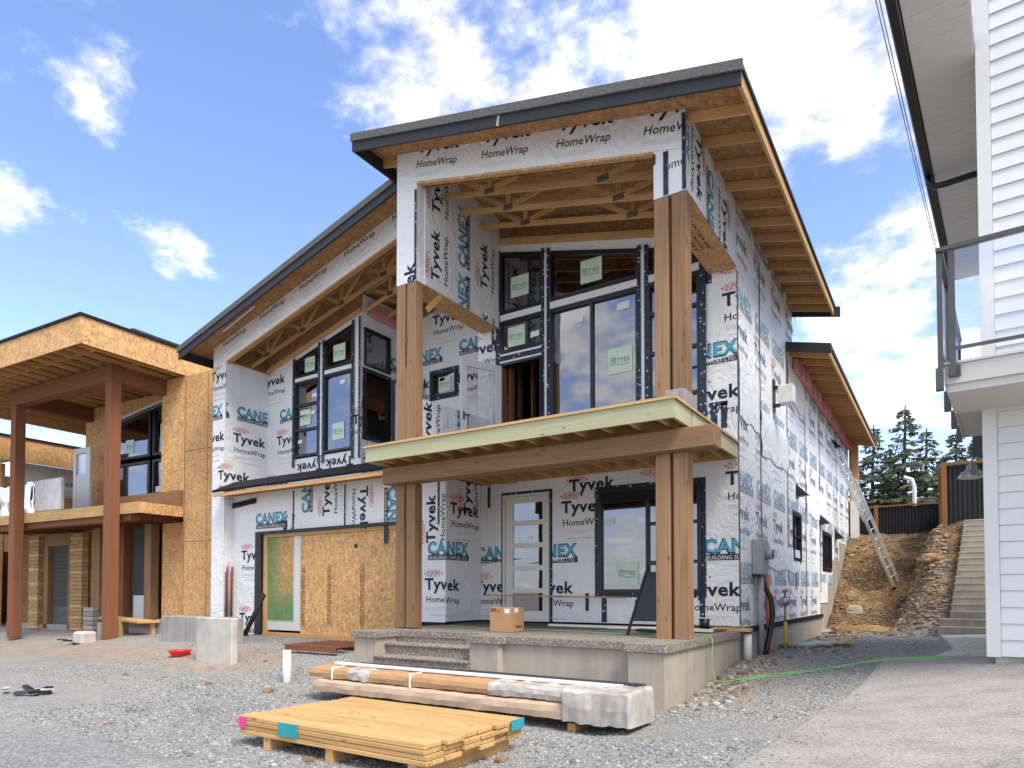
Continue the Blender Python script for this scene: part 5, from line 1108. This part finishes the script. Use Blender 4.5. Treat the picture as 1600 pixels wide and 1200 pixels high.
MB().box((-2.805, 13.78, 3.58), (-2.785, 13.98, 4.22), 'black_plastic').box((-2.785, 13.82, 3.66), (-2.68, 13.90, 3.72), 'black_plastic').box((-2.785, 13.82, 4.02), (-2.68, 13.90, 4.08), 'black_plastic').build('bracket', LB)
MB().box((-2.70, 13.75, 3.70), (-2.42, 14.02, 4.06), 'pvc_white').build('housing', LB, .015)
for i, (y, z_, lab) in enumerate(((16.3, 2.30, 'black vent hood above the nearer small window, lowest but one on the side wall'), (19.6, 1.95, 'black vent hood above the farther small window'), (22.6, 1.75, 'small black vent hood right of the farther small window'), (22.1, 4.45, 'black vent hood beside the top of the ladder'))):
    v = thing('vent_hood', lab, 'vent', (-2.8, y, z_)); MB().prism([(-2.808, y-.12, z_+.16), (-2.808, y-.12, z_-.13), (-2.55, y-.12, z_-.10)], (0, .24, 0), 'black_plastic').build('hood', v, .01)
    MB().box((-2.809, y-.15, z_-.16), (-2.80, y+.15, z_+.19), 'black_plastic').build('flange', v)
def curve(name, pts, r, m, label, cat, n=6, seg=6):
    P_ = [Vector(p) for p in pts]; out = []
    for i in range(len(P_)-1):
        a = P_[max(i-1, 0)]; b = P_[i]; c = P_[i+1]; d = P_[min(i+2, len(P_)-1)]
        for k in range(seg):
            t = k/seg; out.append(.5*((2*b)+(c-a)*t+(2*a-5*b+4*c-d)*t*t+(3*b-a-3*c+d)*t**3))
    out.append(P_[-1]); return tag(MB().tube(out, r, m, n).build(name), label, cat)
gp = lambda x, y, h=.02: (x, y, gz(x, y)+h)
curve('extension_lead', [(-7.6, 9.6, -.612), (-6.6, 9.2, -.612), (-5.2, 9.35, -.612), (-4.2, 9.15, -.612), (-3.4, 9.35, -.612), (-2.9, 9.3, -.605), (-2.72, 9.27, -.64), (-2.70, 9.2, -1.0), gp(-2.62, 9.15), gp(-2.45, 9.0), gp(-2.1, 9.3), gp(-1.7, 9.5), gp(-1.2, 9.9), gp(-.8, 10.4, .05), gp(-.3, 10.6, .07), gp(.15, 10.75, .07), gp(.28, 11.3, .08), gp(.20, 12.2, .08), gp(.35, 13.2, .08)], .0062, 'green_cord', 'long bright green extension cord running over the porch and across the gravel', 'cord')
curve('extension_lead', [gp(-2.55, 9.12), gp(-2.3, 9.22, .03), gp(-1.9, 9.55), gp(-1.4, 9.85), gp(-1.0, 10.1, .04), gp(-.5, 10.0, .07), gp(-.1, 9.85, .07)], .0062, 'green_cord', 'second green cord lying beside the longer one and ending on the apron', 'cord')
curve('extension_lead', [gp(-2.5, 9.3), gp(-2.0, 9.45, .03), gp(-1.6, 9.62), gp(-1.1, 9.95), gp(-.85, 10.28, .05), gp(-.35, 10.25, .07), gp(.02, 10.02, .07)], .0055, 'green_cord', 'thin green cord loop between the two other green cords', 'cord')
tag(MB().tube([(-2.66, 11.02, -.68), (-2.66, 11.02, -1.18)], .062, 'pvc_white', 14).box((-3.2, 10.9, -.63), (-2.6, 11.1, -.58), 'lumber_x').build('downpipe_stub'), 'white drain pipe with a scrap of wood on top at the porch corner', 'pipe')
tag(MB().tube([(-8.47, 6.72, -1.6), (-8.50, 6.74, -.89)], .062, 'pvc_white', 16).build('standpipe'), 'white plastic pipe standing alone in the gravel before the garage', 'pipe')
# on the porch
CB = thing('cardboard_box', 'plain brown cardboard shipping box on the porch before the front door', 'box', (-5.85, 8.85, -.62))
bx = MB().box((-6.04, 8.66, -.622), (-5.62, 9.0, -.24), 'cardboard').build('carton', CB, .004); MB().box((-6.04, 8.79, -.2395), (-5.62, 8.86, -.238), 'cardboard_pale').build('packing_tape', CB)
mb = MB()
for m, dn, t in word('SPI', 0, 0, .10, .05, 'ink_black', .03)+fine(.13, 0, .06, .018, 'ink_black', 2): mb.add([(-6.02+p[0], 8.6585, -.31+p[1]) for p in t], [(0, 1, 2)], m)
mb.box((-5.62, 8.72, -.32), (-5.6185, 8.83, -.25), 'paper_white') ; mb.box((-5.76, 8.6585, -.33), (-5.67, 8.66, -.26), 'paper_white')
for i in range(3): mb.box((-5.6195, 8.76+.07*i, -.56), (-5.618, 8.80+.07*i, -.52), 'ink_black')
mb.build('print', bx)
AB = thing('sandwich_board', 'black folding frame leaning behind the right timber posts on the porch', 'sign stand', (-3.7, 9.1, -.62))
MB().beam((-3.86, 9.0, -.62), (-3.72, 9.5, .42), .035, .03, 'black_plastic').build('leg', AB); MB().beam((-3.25, 9.0, -.62), (-3.3, 9.5, .42), .035, .03, 'black_plastic').build('leg', AB)
MB().prism([(-3.84, 9.09, -.42), (-3.27, 9.09, -.42), (-3.30, 9.44, .30), (-3.74, 9.44, .30)], (0, .02, 0), 'black_plastic').build('board', AB); MB().beam((-3.73, 9.5, .42), (-3.3, 9.5, .42), .04, .04, 'black_plastic').build('top_bar', AB)
MB().beam((-3.95, 9.65, -.58), (-3.25, 9.65, -.60), .25, .04, 'black_plastic').build('tray', AB)
tag(MB().beam((-5.9, 10.3, -.585), (-2.95, 10.1, -.585), .09, .045, 'pvc_white').build('trim_board', None, .004), 'long white trim board lying on the porch near the wall', 'board')
tag(MB().beam((-7.7, 10.85, -.06), (-4.7, 10.95, -.10), .02, .03, 'plank_x').build('batten'), 'thin wooden batten resting along the wall behind the cardboard box', 'batten')
tag(MB().beam((-5.6, 10.75, -.605), (-3.1, 10.85, -.605), .14, .03, 'plank_x').build('plank'), 'flat wooden plank lying against the foot of the porch wall', 'plank')
tag(MB().tube([(-3.42, 10.5, -.60), (-3.42, 10.5, -.44), (-3.42, 10.5, -.40), (-3.42, 10.5, -.35)], [.045, .045, .02, .02], 'clear_blue', 12).tube([(-3.42, 10.5, -.35), (-3.42, 10.5, -.31)], .024, 'red_plastic', 10).build('bottle'), 'small plastic bottle with a red cap right of the timber posts', 'bottle')
tag(MB().tube([(-3.18, 10.45, -.60), (-3.18, 10.45, -.42)], [.07, .085], 'black_plastic', 14).build('pot'), 'small black pot at the right end of the porch', 'pot')
# ================================================================== foreground stacks
LS = thing('lumber_stack', 'stack of yellowish boards in the foreground with teal wrap at its ends', 'lumber stack', (-4.2, 4.4, -1.4))
rn = random.Random(3)
for lay in range(4):
    for i in range(6):
        y0 = 3.78+i*.218+rn.uniform(0, .006); dx = rn.uniform(-.03, .03); z0 = -1.285+lay*.041+(rn.uniform(0, .006) if lay == 3 else 0)
        MB().box((-5.42+dx+.01*i, y0, z0), (-3.20+dx, y0+.203, z0+.037), 'plank_x').build('board', LS, .004)
for x in (-5.1, -4.3, -3.4): MB().box((x, 3.80, -1.46), (x+.09, 5.05, -1.29), 'lumber_y').build('bearer', LS)
MB().box((-4.85, 3.76, -1.24), (-4.62, 3.775, -1.125), 'teal_wrap').build('label_sheet', LS); MB().box((-3.165, 4.86, -1.20), (-3.155, 5.06, -1.114), 'teal_wrap').build('end_wrap', LS); MB().box((-5.40, 3.76, -1.22), (-5.32, 3.775, -1.13), 'pink_paint').build('paint_mark', LS)
def wrapped(name, label, x0, x1, y0, y1, z0, z1, m, seed, parent=None):
    """a long soft-edged pack"""
    nu = 60; mb = MB(); vs = []; prof = [(y0, z0+.02), (y0-.01, (z0+z1)/2), (y0, z1-.03), (y0+.03, z1), ((y0+y1)/2, z1+.008), (y1-.03, z1), (y1, z1-.03), (y1, z0)]
    for i in range(nu+1):
        x = x0+(x1-x0)*i/nu
        for j, (y, z_) in enumerate(prof):
            fa = 2.0 if 'film' in m else 1.0; a = fa*(.012*noise.noise(Vector((x*3.1*fa, j*1.7, seed)))+.006*noise.noise(Vector((x*13, j*2.9, seed+4))))
            e = min(i, nu-i); k_ = .03*max(0, 1-e/1.5)
            vs.append((x, y+a+(k_ if j < 4 else -k_), z_+a-(k_ if 1 < j < 7 else 0)))
    n_ = len(prof); fs = [(i*n_+j, i*n_+(j+1) % n_, (i+1)*n_+(j+1) % n_, (i+1)*n_+j) for i in range(nu) for j in range(n_)]+[tuple(range(n_)), tuple(range(nu*n_, nu*n_+n_))]
    mb.add(vs, fs, m); o = mb.build(name, parent)
    if label: tag(o, label, 'package', 'long packs before the porch')
    return o
p1 = thing('trim_pack', 'lower long cardboard pack wrapped in dirty paper and film before the porch', 'package', (-4.6, 6.2, -1.4)); wrapped('wrapping', None, -6.98, -2.62, 5.92, 6.5, -1.30, -1.125, 'cardboard_pale', 2, p1)
wrapped('film_wrap', None, -3.25, -2.50, 5.89, 6.53, -1.31, -.962, 'dirty_film', 6, p1)
p2 = thing('trim_pack', 'upper long cardboard pack with pale straps lying on the lower one', 'package', (-4.8, 6.25, -1.13)); wrapped('wrapping', None, -7.10, -2.75, 5.96, 6.48, -1.128, -.975, 'cardboard', 9, p2)
wrapped('film_wrap', None, -4.2, -3.2, 5.945, 6.49, -1.125, -.968, 'dirty_film', 16, p2); wrapped('film_wrap', None, -6.35, -5.95, 5.95, 6.485, -1.124, -.971, 'dirty_film', 19, p2)
for x in (-6.62, -5.30): MB().box((x, 5.935, -1.12), (x+.012, 6.50, -.960), 'paper_white').build('strap', p2)
for i, (x0, x1, y, m, lab) in enumerate(((-6.75, -2.80, 6.15, 'white_paint', 'long white trim length lying on the upper pack, nearer the camera'), (-6.9, -2.75, 6.24, 'pvc_white', 'long cream trim length lying behind the white one on the upper pack'), (-6.55, -2.62, 6.34, 'fascia_black', 'long dark metal trim length lying on the upper pack'), (-5.0, -2.58, 6.43, 'slate_dark', 'shorter dark metal trim length behind the long dark one'))):
    tag(MB().box((x0, y, -.958), (x1, y+.07, -.937), m).build('trim_length', None, .003), lab, 'trim')
for x in (-6.3, -4.6, -3.2): tag(MB().box((x, 5.95, -1.43), (x+.09, 6.5, -1.315), 'lumber_y').build('bearer'), {-6.3: 'left', -4.6: 'middle', -3.2: 'right'}[x]+' short wooden bearer under the long packs before the porch', 'block', 'bearers under the packs')
PT = thing('pallet', 'dark reddish wooden pallet lying on the gravel left of the porch steps', 'pallet', (-9.6, 8.6, -1.2))
zp = gz(-9.6, 8.7)
for i in range(7): MB().box((-10.65, 8.35+i*.18, zp+.085), (-9.15, 8.435+i*.18, zp+.105), 'cedar_x').build('slat', PT)
for y in (8.35, 8.8, 9.3): MB().box((-10.6, y, zp+.0), (-9.2, y+.05, zp+.083), 'cedar_x').build('bearer', PT)
tag(MB().box((-10.9, 9.62, -1.03), (-8.8, 9.9, -.985), 'plank_x').box((-10.6, 9.55, -1.08), (-10.55, 9.9, -1.0), 'plank_x').build('plank_walkway'), 'low plank laid along the foot of the boarded garage opening', 'plank')
tag(MB().beam((-13.55, 9.55, -1.02), (-12.95, 9.62, -.05), .06, .09, 'black_plastic').build('prop_bar'), 'black bar propped against the left of the garage opening', 'bar')
RW = tag(MB().box((-12.02, 7.42, -1.9), (-10.90, 7.56, -.48), 'concrete_light').build('concrete_slab_block', None, .02), 'pale rough concrete slab standing on edge left of the white pipe', 'slab')
RW2 = tag(MB().box((-15.3, 8.6, -1.9), (-12.5, 8.8, -.55), 'concrete_grey').build('retaining_wall', None, .015), 'lower grey retaining wall behind the pale concrete slab', 'wall')
RB = thing('red_lid', 'bright red plastic tub lying on the ground left of the concrete slab', 'tub', (-12.9, 7.6, -1.3)); q = gz(-12.85, 7.6)
MB().tube([(-12.85, 7.6, q), (-12.85, 7.6, q+.10), (-12.85, 7.6, q+.12)], [.15, .21, .22], 'red_plastic', 18).build('tub', RB)
# debris
def clutter(name, label, cat, x, y, n, mats, s=.3, seed=0):
    r_ = random.Random(seed); T = thing(name, label, cat, gp(x, y, 0))
    for i in range(n):
        a = r_.random()*6.28; l = s*(.4+r_.random()); px_, py_ = x+r_.uniform(-s, s)*1.4, y+r_.uniform(-s, s)*.7; z_ = gz(px_, py_)+.02+.04*r_.random()
        MB().beam((px_-math.cos(a)*l/2, py_-math.sin(a)*l/2, z_), (px_+math.cos(a)*l/2, py_+math.sin(a)*l/2, z_+.05*r_.random()), .04+.10*r_.random(), .015+.04*r_.random(), r_.choice(mats)).build('piece', T, .004)
clutter('scrap_pile', 'scraps of dark film and offcuts at the lower left edge of the gravel', 'debris', -10.6, 4.1, 7, ['slate_dark', 'plastic_film', 'black_plastic'], .22, 1)
clutter('scrap_pile', 'offcuts and pale scraps at the foot of the side wall near the gas riser', 'debris', -2.1, 14.2, 14, ['plastic_film', 'black_plastic', 'concrete_light', 'plank_x', 'meter_grey'], .45, 2)
clutter('scrap_pile', 'rubble and dark rags at the foot of the left timber post', 'debris', *tuple(lb(-18.4, 9.9))[:2], 9, ['slate_dark', 'concrete_grey', 'black_plastic'], .45, 3)
clutter('scrap_pile', 'pale rubble at the far left beside the outer timber post', 'debris', *tuple(lb(-22.2, 9.5))[:2], 8, ['plastic_film', 'concrete_light', 'rubble'], .4, 4)
clutter('scrap_pile', 'pale torn wrap and chips where the bank meets the foundation', 'debris', -2.2, 19.6, 12, ['plastic_film', 'rubble', 'paper_white'], .5, 5)
tag(MB().box((-18.0, 9.55, -1.35), (-17.55, 9.95, -1.0), 'concrete_light').xf(BLm).build('cement_bag', None, .06), 'pale grey sack slumped against the left timber post', 'sack')
PW = tag(MB().beam((-2.35, 13.6, ground_z(-2.3, 13.6)+.05), (-2.0, 14.4, ground_z(-2, 14.4)+.07), .35, .06, 'meter_grey').build('drain_cover', None, .01), 'flat grey block on the ground below the gas riser', 'block')

# ================================================================== stones and weeds
def stones(name, regions, seed, sizes, label=None):
    r_ = random.Random(seed); mb = MB(); base = []
    t = (1+5**.5)/2; ico = [(-1,t,0),(1,t,0),(-1,-t,0),(1,-t,0),(0,-1,t),(0,1,t),(0,-1,-t),(0,1,-t),(t,0,-1),(t,0,1),(-t,0,-1),(-t,0,1)]
    fc = [(0,11,5),(0,5,1),(0,1,7),(0,7,10),(0,10,11),(1,5,9),(5,11,4),(11,10,2),(10,7,6),(7,1,8),(3,9,4),(3,4,2),(3,2,6),(3,6,8),(3,8,9),(4,9,5),(2,4,11),(6,2,10),(8,6,7),(9,8,1)]
    for (x0, y0, x1, y1, n, mats) in regions:
        for _ in range(n):
            x, y = r_.uniform(x0, x1), r_.uniform(y0, y1)
            if -8.15 < x < -2.74 and 7.5 < y < 12 or x < -8.0 and y > 9.9 or x > -1.25+.055*(y-3) and y < 11.2: continue
            s = r_.uniform(*sizes)*(1+.8*(r_.random() > .98)); q = r_.random()*6.28; cq, sq = math.cos(q), math.sin(q); sx, sy, sz = s*r_.uniform(.6, 1.2), s*r_.uniform(.5, 1), s*r_.uniform(.3, .7)
            z = gz(x, y)+sz*.25; vs = []
            for a, b, c in ico:
                k = .53*r_.uniform(.75, 1.2); a, b, c = a*sx*k, b*sy*k, c*sz*k; vs.append((x+a*cq-b*sq, y+a*sq+b*cq, z+c))
            mb.add(vs, fc, r_.choice(mats))
    o = mb.build(name); o['kind'] = 'stuff'; return o
G_ = ['stone_a', 'stone_b', 'stone_b', 'stone_c']; D_ = ['stone_e', 'stone_d', 'stone_e', 'stone_d', 'stone_b']
stones('gravel', [(-9, 3.2, -1, 5.6, 9000, G_), (-9.5, 5.2, -2.6, 7.7, 9000, G_), (-14, 5, -8, 9.8, 5000, G_), (-2.75, 6.5, -.6, 12, 7000, G_+['stone_d']), (-2.7, 12, -.2, 19, 4500, G_)], 5, (.009, .020))
stones('rubble', [(-2.7, 7.4, -2.1, 11.6, 170, D_+G_), (-2.7, 18.5, .0, 26, 420, D_), (-1.1, 17, .1, 22, 700, D_), (-2.6, 12.5, -1.6, 20, 200, D_), (-12, 3, -3, 9, 30, D_)], 11, (.03, .075))
r_ = random.Random(21); sp = MB()
for _ in range(260):
    y = r_.uniform(4, 10.8); x = -1.2+.075*(y-3.0)+abs(r_.gauss(0, .16)); s = r_.uniform(.005, .013); z = ground_z(x, y)+.048
    q = [(x+s*math.cos(t), y+s*math.sin(t), z) for t in (0, 1.3, 2.6, 3.9, 5.1)]; sp.add(q+[(x, y, z+s*.8)], [(i, (i+1) % 5, 5) for i in range(5)], r_.choice(['stone_a', 'stone_b', 'stone_c', 'stone_d']))
sp.build('spilled_gravel')['kind'] = 'stuff'
def rock(x, y, s, m, label, sd):
    bm = bmesh.new(); bmesh.ops.create_icosphere(bm, subdivisions=3, radius=1)
    for v in bm.verts:
        k = 1+.35*noise.noise(v.co*1.3+Vector((sd, 0, 0)))+.12*noise.noise(v.co*3.5+Vector((sd, 4, 0))); v.co = Vector((v.co.x*s[0], v.co.y*s[1], v.co.z*s[2]))*k+Vector((x, y, gz(x, y)+s[2]*.2))
    me = bpy.data.meshes.new('boulder'); bm.to_mesh(me); bm.free(); me.materials.append(MATS[m]); o = bpy.data.objects.new('boulder', me); COL.objects.link(o); tag(o, label, 'rock')
rock(-1.75, 19.3, (.75, .35, .17), 'boulder_tan', 'largest tan boulder at the foot of the dirt bank', 3.1); rock(-.3, 20.4, (.3, .25, .14), 'boulder_tan', 'smaller tan rock at the foot of the bank near the stairs', 7.7)
rock(-2.2, 21.3, (.26, .22, .2), 'stone_d', 'pale rock half buried in the bank near the foundation', 9.2)
wd = MB(); r_ = random.Random(8)
for (x, y) in ((-7.9, 4.2), (-7.3, 4.6), (-9.2, 5.5), (-1.0, 20.5)):
    for _ in range(26):
        a = r_.random()*6.28; l = .05+.09*r_.random(); bx_, by_ = x+r_.uniform(-.12, .12), y+r_.uniform(-.12, .12); z = gz(bx_, by_)
        wd.add([(bx_-.004, by_, z), (bx_+.004, by_, z), (bx_+math.cos(a)*l*.5, by_+math.sin(a)*l*.5, z+l)], [(0, 1, 2)], 'weed')
o = wd.build('weeds'); o['kind'] = 'stuff'
